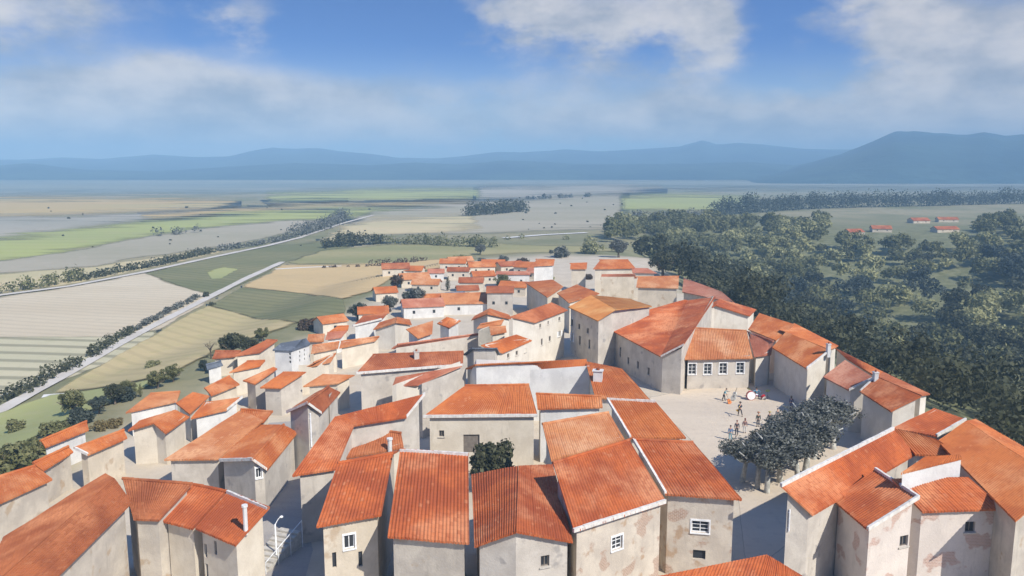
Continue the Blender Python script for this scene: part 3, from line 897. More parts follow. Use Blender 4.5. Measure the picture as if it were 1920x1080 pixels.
# ------------------------------------------------------------------ the houses in front
h = house
h('stone house with steep narrow tiled roof, small framed window over two slits', 6.4, [('G', (593, 986), (715, 964), (737, 850), (634, 868), .5)], 'red', 'beige',
  [(655, 1016, .75, 1.0, 'sash'), (627, 1050, .28, 1.1, 'slit'), (676, 1048, .28, 1.1, 'slit')])
h('grey-fronted house under a deep red tiled slope with pale mortar along its ridge', 6.3, [('S', (727, 1005), (880, 1017), (878, 852), (750, 844))], 'red', 'old', verge=[(0, 2)])
h('tiled house turning its low gable and blank grey wall to us, beside the courtyard bush', 6.2, [('GG', (890, 1024), (884, 889), (970, 874), (968, 993), (1035, 872), (1074, 1015))][:0] + [('F', (890, 1024, 6.2), (968, 995, 7.6), (972, 873, 7.6), (884, 889, 6.2)), ('F', (968, 995, 7.6), (1074, 1015, 6.2), (1036, 870, 6.2), (972, 873, 7.6))], 'red', 'grey', [(1022, 1052, .6, .75, 'dark')], caps=False)
h('patched stone house with white mortared eave and white-framed window, middle of the front row', 6.6, [('S', (1076, 995), (1249, 940), (1180, 825), (1037, 868))], 'red', 'stone', [(1157, 1018, .95, .95, 'white')], verge=[(0, 0)])
h('patched stone house ending the front row beside the square, double window', 6.4, [('S', (1247, 925), (1391, 935), (1300, 829), (1187, 824))], 'red', 'stone', [(1313, 988, 1.25, .9, 'white'), (1311, 1040, .9, .7, 'slit')], verge=[(0, 3)])
h('house with plain orange tiled slope running down to the square, behind the patched stone house', 6.5, [('S', (1181, 820), (1286, 820), (1229, 753), (1138, 748))], 'orange', 'cream', verge=[(0, 3), (0, 2)])
h('house with square orange tiled roof brushed with pale streaks, beside the courtyard', 6.5, [('S', (1033, 862), (1171, 822), (1141, 773), (1017, 795))], 'light', 'pale', want=17)
h('courtyard house with cream wall, wide grey doorway and long white eave', 5.6, [('G', (793, 781), (1008, 779), (992, 721), (872, 723), .7)], 'orange', 'cream',
  [(884, 832, 1.6, 1.9, 'door'), (828, 813, .5, .65, 'dark')], verge=[(0, 0)])
h('narrow strip-roofed house with white wall joining the courtyard house', 5.8, [('S', (1008, 766), (1130, 763), (1128, 743), (1005, 738))], 'orange', 'white')
h('long pale-walled hall with thin orange roof line, behind the courtyard house', 6.3, [('F', (873, 690, 6.3), (1100, 692, 6.3), (1100, 673, 7.3), (890, 683, 7.3)),], 'orange', 'white', caps=False)
h('orange-roofed house curving down to the square with a square white chimney', 5.2, [('F', (1116, 745, 5.2), (1221, 751, 5.2), (1166, 691, 6.6), (1098, 677, 7.0))], 'orange', 'pale', chims=[(1121, 713, 1.0, 1.1)], caps=False)
h('long house under a striped brown-orange roof with a small brick chimney pot', 6.2, [('G', (668, 700), (868, 684), (869, 659), (699, 665), .8)], 'rust', 'grey', chims=[(781, 672, .6, .8, 'grey')], verge=[(0, 0)])
h('low house with pale pink roof tucked under the striped long roof', 5.4, [('F', (736, 723, 5.2), (783, 721, 5.2), (866, 686, 6.4), (742, 707, 6.2))], 'pink', 'pale', caps=False)
h('grey walled lean-to between the pink roof and the courtyard house', 6.0, [('F', (784, 728, 5.8), (872, 696, 5.8), (874, 690, 6.2), (786, 722, 6.2))], 'slate', 'grey', caps=False)
h('tall house with long bent roof sweeping down to a corner, dark gable end', 6.9, [('F', (548, 891, 6.0), (630, 878, 6.0), (664, 797, 8.0), (628, 781, 8.6)), ('F', (664, 797, 8.0), (762, 781, 7.7), (797, 738, 9.3), (628, 781, 8.6))][:2], 'red', 'grey',
  verge=[(1, 1)], caps=False)
h('small brown-roofed house in the crook of the bent roof, white chimney pipe', 5.6, [('S', (636, 860), (757, 838), (752, 812), (662, 800))], 'brown', 'cream', chims=[(731, 842, .38, .9, 'pipe')], verge=[(0, 3)])
h('gabled grey house with split roof and tall white pole on its front', 6.0, [('F', (537, 772, 6.0), (576, 755, 7.5), (616, 724, 7.5), (590, 737, 6.0)), ('F', (576, 755, 7.5), (603, 774, 6.0), (638, 735, 6.0), (616, 724, 7.5))], 'rust', 'grey', [(577, 788, .16, 3.4, 'pipe')], verge=[(0, 0), (1, 0)])
ZOFF = -1.6
# ------------------------------------------------------------------ houses down the slope towards the fields
ZOFF = 0.
h('biggest roof at the corner of the village, two long brown slopes meeting at a ridge', 6.2, [('F', (7, 1007, 5.9), (-50, 1130, 6.6), (215, 897, 8.1), (198, 888, 7.4)), ('F', (-50, 1130, 6.6), (95, 1092, 5.6), (247, 941, 6.6), (215, 897, 8.1))], 'brown', 'old', caps=False, over=.4)
h('house with brown roof sloping from the big corner roof towards a dark alley', 5.6, [('S', (250, 972), (298, 974), (360, 907), (230, 897))], 'brown', 'old', over=.25)
h('narrow house with dark gap lines either side of its red roof, blank front', 5.2, [('S', (302, 975), (362, 990), (424, 921), (363, 908))], 'red', 'cream')
h('house with bright red roof, thin white chimney pole and three slit openings', 5.3, [('S', (367, 989), (442, 1021), (503, 953), (427, 922))], 'red', 'cream', [(382, 1031, .3, 1.0, 'slit'), (404, 1027, .3, 1.0, 'slit'), (384, 1068, .3, 1.0, 'slit')], chims=[(461, 994, .3, 1.7, 'pipe')], verge=[(0, 2)])
ZOFF = -1.5
h('orange-roofed house at the picture edge above the big brown roof', 5.0, [('S', (-40, 960), (98, 898), (65, 873), (-40, 905))], 'orange', 'old')
h('house with a thin orange roof strip over a dark wall, next to the white-ended house', 5.0, [('S', (80, 882), (137, 846), (128, 837), (62, 868))], 'orange', 'old')
h('plain beige house with long orange roof and one white gable edge', 5.2, [('S', (164, 852), (238, 820), (232, 806), (140, 840))], 'orange', 'beige', verge=[(0, 3)])
h('outermost house by the bushes, orange roof over white-limed end wall', 4.6, [('S', (84, 838), (166, 805), (162, 790), (76, 826))], 'orange', 'white')
h('cream house with folded orange roof, white mark on its wall, beside the beige house', 5.2, [('F', (240, 807, 5.2), (288, 792, 5.9), (329, 768, 6.2), (262, 788, 5.6)), ('F', (288, 792, 5.9), (311, 812, 5.0), (355, 781, 5.0), (329, 768, 6.2))], 'orange', 'cream', caps=False)
h('small house with bright orange roof wedged between two pale-walled houses', 5.0, [('S', (357, 776), (393, 743), (361, 735), (330, 755))][:0] + [('F', (330, 755, 5.2), (356, 776, 5.0), (393, 742, 5.2), (362, 735, 5.6))], 'orange', 'cream', caps=False)
h('house with wide orange roof and white rake, in front of the twin grey fronts', 4.9, [('F', (358, 784, 4.8), (425, 768, 4.9), (455, 744, 6.0), (383, 754, 5.7))], 'orange', 'white', verge=[(0, 1)], caps=False)
h('house with short orange roof nearest the leafy hedge along the village edge', 4.6, [('S', (395, 741), (449, 720), (430, 705), (384, 728))], 'orange', 'cream')
h('house with washed-out orange roof ending in a limewashed wall, by the olive bush', 4.5, [('S', (236, 773), (332, 752), (338, 734), (282, 738))], 'light', 'white')
h('long house with broad light orange roof stepping down to a grey wall', 5.6, [('F', (308, 861, 4.9), (411, 860, 4.9), (494, 788, 6.1), (452, 768, 6.3))], 'light', 'grey', caps=False)
h('house behind the broad light roof, short orange slope with pale end', 5.8, [('S', (452, 790), (495, 791), (511, 772), (452, 767))], 'orange', 'cream')
h('grey gabled house with orange and pink slopes and an oval white window', 5.4, [('F', (411, 863, 5.4), (473, 861, 6.6), (532, 796, 6.6), (478, 796, 5.4)), ('F', (473, 861, 6.6), (501, 880, 5.4), (558, 810, 5.4), (532, 796, 6.6))], 'orange', 'grey', [(459, 884, .5, .9, 'sash')], verge=[(0, 0), (1, 0)])
ZOFF = -1.4
# ------------------------------------------------------------------ middle of the village
h('house with domed-looking orange roof over a blank grey front, beside its twin', 5.3, [('F', (488, 726, 5.0), (527, 727, 5.0), (574, 697, 6.2), (532, 696, 6.0))], 'orange', 'grey', caps=False)
h('twin grey-fronted house with slimmer orange roof and grey gutter strip', 5.3, [('F', (456, 713, 5.0), (478, 720, 5.0), (520, 691, 5.9), (513, 688, 6.0))], 'orange', 'grey', caps=False)
h('house with slim orange roof in front of the white slate-roofed block', 4.8, [('S', (430, 698), (488, 686), (497, 676), (463, 677))], 'orange', 'cream')
h('red-roofed house overhung by the dark round trees', 4.6, [('S', (437, 668), (488, 660), (520, 638), (500, 637))], 'rust', 'cream')
h('low red roof beneath the bare twiggy tree at the village edge', 4.2, [('S', (398, 672), (440, 668), (452, 658), (404, 658))], 'rust', 'cream')
h('shed with white flat roof edge below the dark round trees', 3.6, [('S', (388, 692), (418, 684), (414, 677), (386, 684))], 'slate', 'white')
h('white apartment block with hipped grey slate roof and rows of tiny windows', 6.2, [('F', (511, 656, 6.2), (547, 657, 6.2), (567, 636, 6.9), (527, 643, 6.9)), ('F', (547, 657, 6.2), (582, 645, 6.2), (574, 634, 6.8), (567, 636, 6.9))], 'slate', 'white',
  [(553, 663, .26, .36, 'slit'), (562, 660, .26, .36, 'slit'), (571, 657, .26, .36, 'slit'), (553, 671, .26, .36, 'slit'), (562, 668, .26, .36, 'slit'), (571, 665, .26, .36, 'slit'), (553, 679, .26, .36, 'slit'), (562, 676, .26, .36, 'slit'), (571, 673, .26, .36, 'slit')], over=.15, caps=False)
h('house with a thin orange slope seen over a small grey annex', 5.0, [('S', (569, 690), (620, 678), (629, 663), (588, 680))], 'light', 'cream')
h('house with a pale fan-shaped roof next to the long striped roof', 5.0, [('F', (569, 724, 4.6), (634, 718, 5.0), (665, 703, 5.6), (606, 701, 5.8))], 'light', 'cream', caps=False)
h('house with flat light orange roof behind the white slate-roofed block', 5.0, [('S', (583, 662), (634, 652), (636, 641), (586, 648))], 'light', 'cream')
h('long low house with faded orange roof running towards the chevron gable', 4.8, [('S', (636, 652), (704, 638), (711, 631), (640, 640))], 'light', 'cream')
h('small orange roof beside the white arched shed', 4.6, [('S', (576, 640), (607, 640), (609, 627), (578, 628))], 'light', 'cream')
h('white shed with an arched opening and pale roof', 4.0, [('S', (610, 636), (640, 632), (650, 621), (614, 624))], 'pink', 'white')
h('house with orange sliver of roof above the white arched shed', 4.4, [('S', (618, 621), (652, 619), (654, 611), (632, 612))], 'orange', 'cream')
h('red-orange roofed house with white rake next to the blue-grey tree', 4.8, [('S', (662, 611), (716, 598), (726, 588), (680, 593))], 'rust', 'white', verge=[(0, 0)])
h('house with a chevron gable roof facing the striped long house', 4.8, [('F', (700, 618, 4.8), (742, 604, 6.2), (745, 594, 6.2), (712, 604, 4.8)), ('F', (742, 604, 6.2), (772, 608, 4.8), (768, 599, 4.8), (745, 594, 6.2))], 'orange', 'pale', caps=False)
h('house with square orange roof over a brilliant white gable wall', 4.9, [('F', (762, 621, 4.9), (783, 634, 4.6), (811, 624, 5.0), (812, 601, 6.0))][:0] + [('F', (783, 634, 4.8), (810, 625, 4.8), (812, 601, 6.2), (761, 617, 6.0))], 'light', 'white', caps=False)
h('white cube-like house with small orange hipped roof', 5.6, [('F', (820, 606, 5.6), (842, 614, 5.6), (864, 601, 5.6), (838, 594, 6.6))], 'orange', 'white', caps=False)
h('very long low shed with thin faded roof and grey eave shadow', 3.8, [('S', (734, 653), (914, 631), (910, 624), (745, 646))], 'pink', 'grey', want=14)
ZOFF = 0.
h('house with bright orange roof, grey gable end and three small windows', 5.6, [('F', (942, 661, 5.6), (997, 638, 5.6), (968, 627, 7.0), (902, 647, 7.0)), ('F', (868, 653, 5.6), (942, 661, 5.6), (902, 647, 7.0), (902, 647, 7.0))][:1], 'orange', 'pale', [(953, 667, .6, .6, 'dark'), (969, 662, .6, .6, 'dark'), (985, 657, .6, .6, 'dark')], caps=False)
h('grey-ended annex with many-sided gable against the bright orange roof', 5.2, [('F', (869, 664, 5.6), (938, 664, 5.6), (932, 652, 7.0), (885, 652, 7.0))], 'slate', 'grey', caps=False)
h('tall white house with brownish roof and scattered small dark windows', 7.4, [('F', (1003, 604, 7.4), (1064, 581, 7.4), (1034, 567, 8.8), (955, 594, 8.6))], 'rust', 'pale',
  [(1013, 611, .55, .6, 'dark'), (1028, 605, .45, .5, 'dark'), (1049, 598, .7, .6, 'dark'), (1049, 626, .9, .9, 'shut'), (1031, 635, .7, .8, 'dark'), (1016, 641, .6, 1.0, 'dark')], caps=False)
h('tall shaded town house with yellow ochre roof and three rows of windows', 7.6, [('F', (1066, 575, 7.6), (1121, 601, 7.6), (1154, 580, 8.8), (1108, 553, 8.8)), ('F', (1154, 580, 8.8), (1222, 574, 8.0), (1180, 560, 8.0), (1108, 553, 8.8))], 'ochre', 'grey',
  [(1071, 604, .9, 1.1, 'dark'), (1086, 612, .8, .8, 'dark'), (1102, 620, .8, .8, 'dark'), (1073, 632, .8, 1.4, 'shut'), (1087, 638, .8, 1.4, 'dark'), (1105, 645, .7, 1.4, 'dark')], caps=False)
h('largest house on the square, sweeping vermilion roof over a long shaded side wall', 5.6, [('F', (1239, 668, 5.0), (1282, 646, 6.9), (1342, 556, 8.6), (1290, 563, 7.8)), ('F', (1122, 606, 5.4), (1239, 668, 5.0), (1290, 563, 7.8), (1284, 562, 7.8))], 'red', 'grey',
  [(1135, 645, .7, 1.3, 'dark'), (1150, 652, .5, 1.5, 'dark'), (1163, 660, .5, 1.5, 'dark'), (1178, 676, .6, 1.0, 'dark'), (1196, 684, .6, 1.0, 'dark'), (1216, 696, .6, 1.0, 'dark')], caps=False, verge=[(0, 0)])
h('inn on the square with four white-framed windows in its grey front', 4.3, [('S', (1284, 673), (1412, 671), (1400, 620), (1285, 614))], 'light', 'grey',
  [(1298, 692, 1.05, 1.5, 'white'), (1327, 692, 1.05, 1.5, 'white'), (1356, 691, 1.05, 1.5, 'white'), (1388, 690, 1.05, 1.5, 'white')], chims=[(1279, 655, .4, .9, 'pipe')], over=.4)
h('house showing a broad pale gable wall above the inn roof', 5.6, [('F', (1288, 600, 5.6), (1342, 572, 7.4), (1350, 560, 7.4), (1300, 586, 5.6)), ('F', (1342, 572, 7.4), (1406, 592, 5.6), (1418, 580, 5.6), (1350, 560, 7.4))], 'red', 'pale', caps=False)
h('house on the cliff edge with orange roof touching the broad pale gable', 5.6, [('F', (1403, 617, 5.2), (1455, 638, 5.2), (1490, 608, 6.8), (1424, 587, 6.8))], 'orange', 'pinkish', caps=False)
h('narrow pinkish-walled house between the inn and the vermilion-roofed corner house', 4.4, [('S', (1414, 668), (1446, 664), (1450, 640), (1402, 622))], 'pink', 'pale')
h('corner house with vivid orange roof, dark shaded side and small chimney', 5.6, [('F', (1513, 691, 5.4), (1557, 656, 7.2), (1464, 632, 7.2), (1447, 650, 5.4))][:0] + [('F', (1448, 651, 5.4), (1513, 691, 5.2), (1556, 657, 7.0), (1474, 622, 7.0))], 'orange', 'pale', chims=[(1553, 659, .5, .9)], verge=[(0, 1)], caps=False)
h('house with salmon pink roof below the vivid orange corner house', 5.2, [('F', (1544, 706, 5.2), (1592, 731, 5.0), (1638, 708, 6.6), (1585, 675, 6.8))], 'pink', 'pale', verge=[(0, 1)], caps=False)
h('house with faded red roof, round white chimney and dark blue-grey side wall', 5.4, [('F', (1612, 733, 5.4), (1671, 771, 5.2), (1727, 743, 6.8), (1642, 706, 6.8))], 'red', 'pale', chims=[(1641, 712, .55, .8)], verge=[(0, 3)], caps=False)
h('cliff-top strip of roof behind the vivid orange corner house', 5.6, [('F', (1462, 618, 6.2), (1556, 655, 6.4), (1572, 648, 6.0), (1490, 606, 6.2))], 'orange', 'pale', caps=False)
h('cliff-top strip of roof behind the salmon pink roof', 5.8, [('F', (1588, 672, 6.4), (1640, 704, 6.6), (1656, 697, 6.0), (1566, 652, 6.2))], 'orange', 'pale', caps=False)
h('pale-walled house at the bend of the cliff edge, red strip of roof', 5.6, [('F', (1674, 776, 4.6), (1744, 755, 5.2), (1772, 764, 5.6), (1724, 738, 5.8))][:0] + [('F', (1645, 706, 6.2), (1728, 741, 6.3), (1744, 738, 6.), (1656, 697, 6.))], 'rust', 'pale', caps=False)
# ------------------------------------------------------------------ the block of houses across the street
h('dark red roofed house with grey gutter, highest of the block beside the wooded valley', 6.9, [('F', (1674, 802, 6.9), (1757, 817, 6.6), (1812, 786, 7.6), (1752, 765, 7.8))], 'red', 'pale', caps=False, verge=[(0, 1)])
h('small house with orange roof between the long ridge and the dark red roof', 6.6, [('F', (1716, 851, 6.6), (1806, 855, 6.7), (1754, 822, 7.6), (1676, 803, 7.8))], 'orange', 'rose', caps=False)
h('long-roofed house beside the plane trees, pale mortar along its ridge, dark end wall', 6.2, [('F', (1523, 964, 6.2), (1716, 851, 6.4), (1674, 803, 8.4), (1463, 909, 8.4))], 'red', 'grey', [(1464, 945, .1, 1.6, 'pipe')], verge=[(0, 2)], caps=False)
h('small tower-like house with tilted square roof and a pale front with one window', 6.3, [('F', (1562, 936, 5.9), (1628, 992, 5.9), (1724, 932, 7.5), (1642, 879, 7.5))], 'red', 'rose', [(1701, 1013, .75, .8, 'dark')], verge=[(0, 2), (0, 1)], caps=False)
h('pink-patched stone house with wide eave and small square window, across the street', 6.2, [('F', (1729, 958, 6.2), (1883, 953, 6.2), (1815, 894, 7.9), (1672, 897, 7.9))], 'red', 'rose', [(1819, 988, .75, .8, 'dark')], caps=False, over=.25)
h('white-walled attic storey rising between the long roof and the tilted square roof', 7.6, [('F', (1676, 893, 7.7), (1804, 893, 7.7), (1804, 857, 9.2), (1735, 857, 9.2))][:0] + [('F', (1690, 886, 8.6), (1804, 858, 9.3), (1800, 852, 9.4), (1735, 856, 9.35))], 'orange', 'white', caps=False, over=.05)
h('long house at the village edge with broad brushed-orange roof and brown outer slope', 6.2, [('F', (1758, 826, 7.3), (1905, 976, 7.0), (1990, 905, 8.3), (1812, 789, 8.2)), ('F', (1812, 789, 8.2), (1990, 905, 8.3), (2010, 890, 7.8), (1830, 785, 7.6))], 'orange', 'old', caps=False)
h('roof at the bottom of the street, its ridge just showing below the patched stone walls', 6.0, [('F', (1226, 1081, 6.2), (1500, 1150, 5.4), (1512, 1082, 6.6), (1436, 1039, 7.6))][:0] + [('F', (1190, 1150, 5.2), (1400, 1160, 5.2), (1438, 1039, 6.9), (1228, 1081, 6.9)), ('F', (1400, 1160, 5.2), (1560, 1120, 5.2), (1512, 1084, 5.9), (1438, 1039, 6.9))], 'red', 'stone', caps=False)
# ------------------------------------------------------------------ far side of the village
h('grey-gabled house with salmon roof and two white shutters, on the far rim', 7.0, [('F', (1126, 523, 6.6), (1194, 521, 6.6), (1190, 513, 7.6), (1128, 514, 7.6))], 'pink', 'beige', [(1154, 533, 1.3, 1.2, 'sash'), (1155, 546, 1.2, 1.1, 'sash')], caps=False)
h('far-rim house with wide light orange roof beside the dark cedar', 6.6, [('S', (1193, 538), (1272, 540), (1273, 518), (1196, 519))], 'light', 'beige')
h('rim house with salmon roof trailing down the cliff edge', 6.4, [('F', (1279, 547, 6.), (1378, 568, 6.), (1352, 546, 7.), (1282, 521, 7.2))], 'pink', 'beige', caps=False)
h('hindmost big house with long orange roof under the dark cedar', 6.4, [('S', (1112, 504), (1192, 503), (1178, 487), (1126, 487))], 'orange', 'cream')
h('hindmost house with coral strip roof beside the dark cedar', 6.0, [('S', (1186, 511), (1232, 512), (1216, 504), (1184, 503))], 'pink', 'cream')
h('house with plain orange roof standing alone behind the olive bushes', 5.6, [('S', (1069, 504), (1100, 504), (1101, 493), (1070, 494))], 'orange', 'cream')
h('hindmost house with orange roof above a bright white wall', 5.4, [('S', (998, 499), (1038, 497), (1040, 487), (1006, 486))], 'orange', 'white')
h('house with wide rust-orange roof just behind the ochre roof', 6.4, [('F', (1044, 549, 5.8), (1066, 567, 5.8), (1124, 550, 6.6), (1082, 533, 6.8))], 'orange', 'cream', caps=False)
h('house with angular orange roof speckled white, next to the wide rust-orange one', 5.8, [('F', (984, 529, 5.4), (1026, 557, 5.4), (1056, 537, 6.2), (1036, 524, 6.4))], 'orange', 'cream', caps=False)
# ------------------------------------------------------------------ vegetation
def leaf_mat(name, dark, mid, lite, sc_=.5, fl=.75):
    if name in MATS: return MATS[name]
    t = NT(name); geo = t.add('ShaderNodeNewGeometry'); pos = geo.outputs['Position']; ri = geo.outputs['Random Per Island']
    n = t.noise(pos, sc_, 4, .6)
    c = t.mix(t.ramp(n, .36, .64), dark, mid)
    c = t.mix(t.math('MULTIPLY', t.ramp(ri, .55, 1.), fl), c, lite)
    t.base(c, .75)
    # leaves let some light through
    tr = t.add('ShaderNodeBsdfTranslucent'); t.set(tr.inputs[0], t.mix(.5, c, lite))
    mx = t.add('ShaderNodeMixShader'); mx.inputs[0].default_value = .22
    out = [q for q in t.n if q.type == 'OUTPUT_MATERIAL'][0]
    t.l.new(t.b.outputs[0], mx.inputs[1]); t.l.new(tr.outputs[0], mx.inputs[2]); t.l.new(mx.outputs[0], out.inputs[0])
    MATS[name] = t.m
    return t.m
LM = {
 'dark': leaf_mat('leaves_dark', (0.040, 0.044, 0.022), (0.077, 0.081, 0.040), (0.149, 0.149, 0.082)),
 'olive': leaf_mat('leaves_olive', (0.192, 0.190, 0.083), (0.312, 0.299, 0.143), (0.420, 0.402, 0.209)),
 'green': leaf_mat('leaves_green', (0.105, 0.111, 0.043), (0.182, 0.182, 0.074), (0.280, 0.260, 0.120)),
 'grey': leaf_mat('leaves_grey', (.075, .08, .068), (.14, .145, .12), (.30, .30, .26), 1.1),
 'blue': leaf_mat('leaves_bluegreen', (0.036, 0.050, 0.040), (0.072, 0.086, 0.066), (0.130, 0.144, 0.110)),
 'brown': leaf_mat('leaves_brown', (.07, .045, .035), (.11, .075, .05), (.16, .12, .08)),
 'gold': leaf_mat('leaves_gold', (.17, .125, .05), (.24, .18, .075), (.34, .29, .13)),
}
M_bark = plain('bark_brown', (.13, .10, .075), .95, var=.35)
M_barkp = plain('bark_pale', (.42, .41, .36), .95, var=.3)
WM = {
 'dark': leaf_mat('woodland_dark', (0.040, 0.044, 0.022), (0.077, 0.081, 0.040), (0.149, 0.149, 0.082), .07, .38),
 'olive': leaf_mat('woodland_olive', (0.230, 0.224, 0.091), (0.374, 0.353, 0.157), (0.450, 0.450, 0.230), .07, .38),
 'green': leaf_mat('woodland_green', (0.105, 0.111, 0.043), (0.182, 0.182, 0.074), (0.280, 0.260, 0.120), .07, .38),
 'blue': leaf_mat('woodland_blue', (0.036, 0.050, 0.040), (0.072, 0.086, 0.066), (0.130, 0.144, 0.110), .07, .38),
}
def leaf_quads(C, Rr, per, size, flat=.85, seed=0, shell=.55):
    """C (n,3) clump centres, Rr (n,) radii -> leaf quads through each clump's volume"""
    g = np.random.default_rng(seed)
    C = np.asarray(C, float); Rr = np.asarray(Rr, float); n = len(C)
    per_c = np.maximum(3, (per * (Rr / Rr.mean()) ** 2).astype(int))
    idx = np.repeat(np.arange(n), per_c); N = len(idx)
    d = g.normal(size=(N, 3)); d /= np.linalg.norm(d, axis=1)[:, None]
    rad = (shell + (1 - shell) * g.random(N)) * Rr[idx] * (1 + .12 * g.normal(size=N))
    p = C[idx] + d * rad[:, None] * np.array([1, 1, flat])
    nrm = d + .75 * g.normal(size=(N, 3)); nrm[:, 2] += .35; nrm /= np.linalg.norm(nrm, axis=1)[:, None]
    a = np.cross(nrm, g.normal(size=(N, 3))); a /= np.linalg.norm(a, axis=1)[:, None] + 1e-9
    b = np.cross(nrm, a)
    s = size if np.isscalar(size) else np.asarray(size)[idx]
    s = (s * (.6 + .8 * g.random(N)))[:, None]
    el = (.45 + .35 * g.random(N))[:, None]
    q = np.stack([p - a * s * .5, p - b * s * .5 * el + nrm * s * .06, p + a * s * .5, p + b * s * .5 * el + nrm * s * .06], 1)
    return q.reshape(-1, 3)
def quad_mesh(name, V, mat):
    me = bpy.data.meshes.new(name); n = len(V)
    me.vertices.add(n); me.vertices.foreach_set('co', np.asarray(V, np.float32).ravel())
    me.loops.add(n); me.loops.foreach_set('vertex_index', np.arange(n, dtype=np.int32))
    me.polygons.add(n // 4); me.polygons.foreach_set('loop_start', np.arange(0, n, 4, dtype=np.int32)); me.polygons.foreach_set('loop_total', np.full(n // 4, 4, np.int32))
    me.materials.append(mat); me.update(calc_edges=True)
    return me
PROTO = {}
def proto(kind, mat, seed):
    """crown and trunk meshes of a unit tree: crown radius about 1, standing on z=0"""
    k = (kind, mat, seed)
    if k in PROTO: return PROTO[k]
    g = random.Random(seed * 13 + len(kind)); mb = MB(); C = []; Rr = []; per = 60; size = .16; bark = M_bark
    if kind in ('round', 'plane'):
        th = 1.15 if kind == 'plane' else .55
        bark = M_barkp if kind == 'plane' else M_bark
        lean = Vector((g.uniform(-.2, .2), g.uniform(-.15, .15), 0)) if kind == 'plane' else Vector((g.uniform(-.08, .08), 0, 0))
        top = Vector((0, 0, th)) + lean
        mb.tube([Vector((0, 0, -.15)), Vector((0, 0, .08)), Vector((0, 0, th * .5)) + lean * .4, top], [.13, .105, .085, .075], 7)
        for i in range(7):
            a = i * 2.4 + g.uniform(0, .6); r = g.uniform(.45, .95); z = th + g.uniform(.25, .9)
            e = top + Vector((math.cos(a) * r, math.sin(a) * r, z - th)); m_ = top.lerp(e, .5) + Vector((0, 0, -.08 + g.uniform(-.05, .1)))
            mb.tube([top - Vector((0, 0, .06)), m_, e], [.065, .045, .02], 6)
        zc = th + .55
        for i in range(34 if kind == 'round' else 30):
            d = Vector((g.gauss(0, 1), g.gauss(0, 1), g.gauss(0, 1))).normalized() * g.uniform(.25, .85)
            if kind == 'plane': d.z *= .55
            C.append((d.x, d.y, zc + d.z * .78)); Rr.append(g.uniform(.20, .36))
        per = 95 if kind == 'round' else 78; size = .14 if kind == 'round' else .10
    elif kind == 'bush':
        for i in range(3): a = g.uniform(0, 6.28); mb.tube([Vector((math.cos(a) * .05, math.sin(a) * .05, -.1)), Vector((math.cos(a) * .45, math.sin(a) * .45, .7))], [.05, .02], 5)
        for i in range(26):
            d = Vector((g.gauss(0, 1), g.gauss(0, 1), abs(g.gauss(0, .8)))).normalized() * g.uniform(.2, .8)
            C.append((d.x, d.y, .22 + d.z * .85)); Rr.append(g.uniform(.2, .36))
        per = 85; size = .17
    elif kind == 'cypress':
        mb.tube([Vector((0, 0, -.2)), Vector((0, 0, 3.4))], [.12, .02], 6)
        for i in range(30):
            z = .3 + 3.4 * i / 29; r = .42 * math.sin(math.pi * min(1, (z / 3.9) ** .75)) + .06
            a = g.uniform(0, 6.28); C.append((math.cos(a) * r * .5, math.sin(a) * r * .5, z)); Rr.append(r * .8 + .08)
        per = 40; size = .15
    elif kind == 'cone':
        mb.tube([Vector((0, 0, -.2)), Vector((0, 0, 2.6))], [.11, .02], 6)
        for lv in range(7):
            z = .5 + lv * .33; r = .95 * (1 - lv / 7.6)
            for j in range(max(3, 8 - lv)):
                a = j * 6.283 / max(3, 8 - lv) + lv + g.uniform(-.2, .2); C.append((math.cos(a) * r * .7, math.sin(a) * r * .7, z + g.uniform(-.08, .08) - r * .08)); Rr.append(.16 + r * .28)
        per = 26; size = .15
    elif kind == 'bare':
        mb.tube([Vector((0, 0, -.2)), Vector((.04, 0, .8)), Vector((.02, .05, 1.2))], [.09, .07, .05], 6)
        for i in range(9):
            a = i * 2.3; z0 = .7 + i * .06; e = Vector((math.cos(a) * g.uniform(.4, .9), math.sin(a) * g.uniform(.4, .9), z0 + g.uniform(.5, 1.)))
            s0 = Vector((.03, .02, z0)); mb.tube([s0, s0.lerp(e, .5) + Vector((0, 0, .1)), e], [.035, .022, .008], 5)
            for j in range(3):
                b0 = s0.lerp(e, .5 + .15 * j); mb.tube([b0, b0 + Vector((g.uniform(-.3, .3), g.uniform(-.3, .3), g.uniform(.2, .45)))], [.014, .005], 4)
        C = [(math.cos(i * 2.1) * .6, math.sin(i * 2.1) * .6, 1.5 + .05 * i) for i in range(6)]; Rr = [.18] * 6; per = 10; size = .1
    V = leaf_quads(C, Rr, per, size, seed=seed)
    cm = quad_mesh('crown', V, LM[mat])
    tm = bpy.data.meshes.new('trunk'); tm.from_pydata(mb.v, [], mb.f); tm.materials.append(bark); tm.polygons.foreach_set('use_smooth', [True] * len(mb.f)); tm.update()
    PROTO[k] = (cm, tm)
    return PROTO[k]
def plant(kind, loc, r, mat, label, group=None, cat=None, seed=None, sz=1.):
    seed = random.randrange(3) if seed is None else seed
    cm, tm = proto(kind, mat, seed)
    nm = {'round': 'tree', 'plane': 'plane_tree', 'bush': 'bush', 'cypress': 'cypress_tree', 'cone': 'conifer_tree', 'bare': 'bare_tree'}[kind]
    o = empty(nm, loc, random.uniform(0, 6.28)); o.scale = (r, r, r * sz)
    tag(o, label, cat or ('bush' if kind == 'bush' else 'tree'), group)
    for n_, me in (('foliage' if kind == 'bush' else 'crown', cm), ('stem' if kind == 'bush' else 'trunk', tm)):
        c = bpy.data.objects.new(n_, me); COL.objects.link(c); c.parent = o
    return o
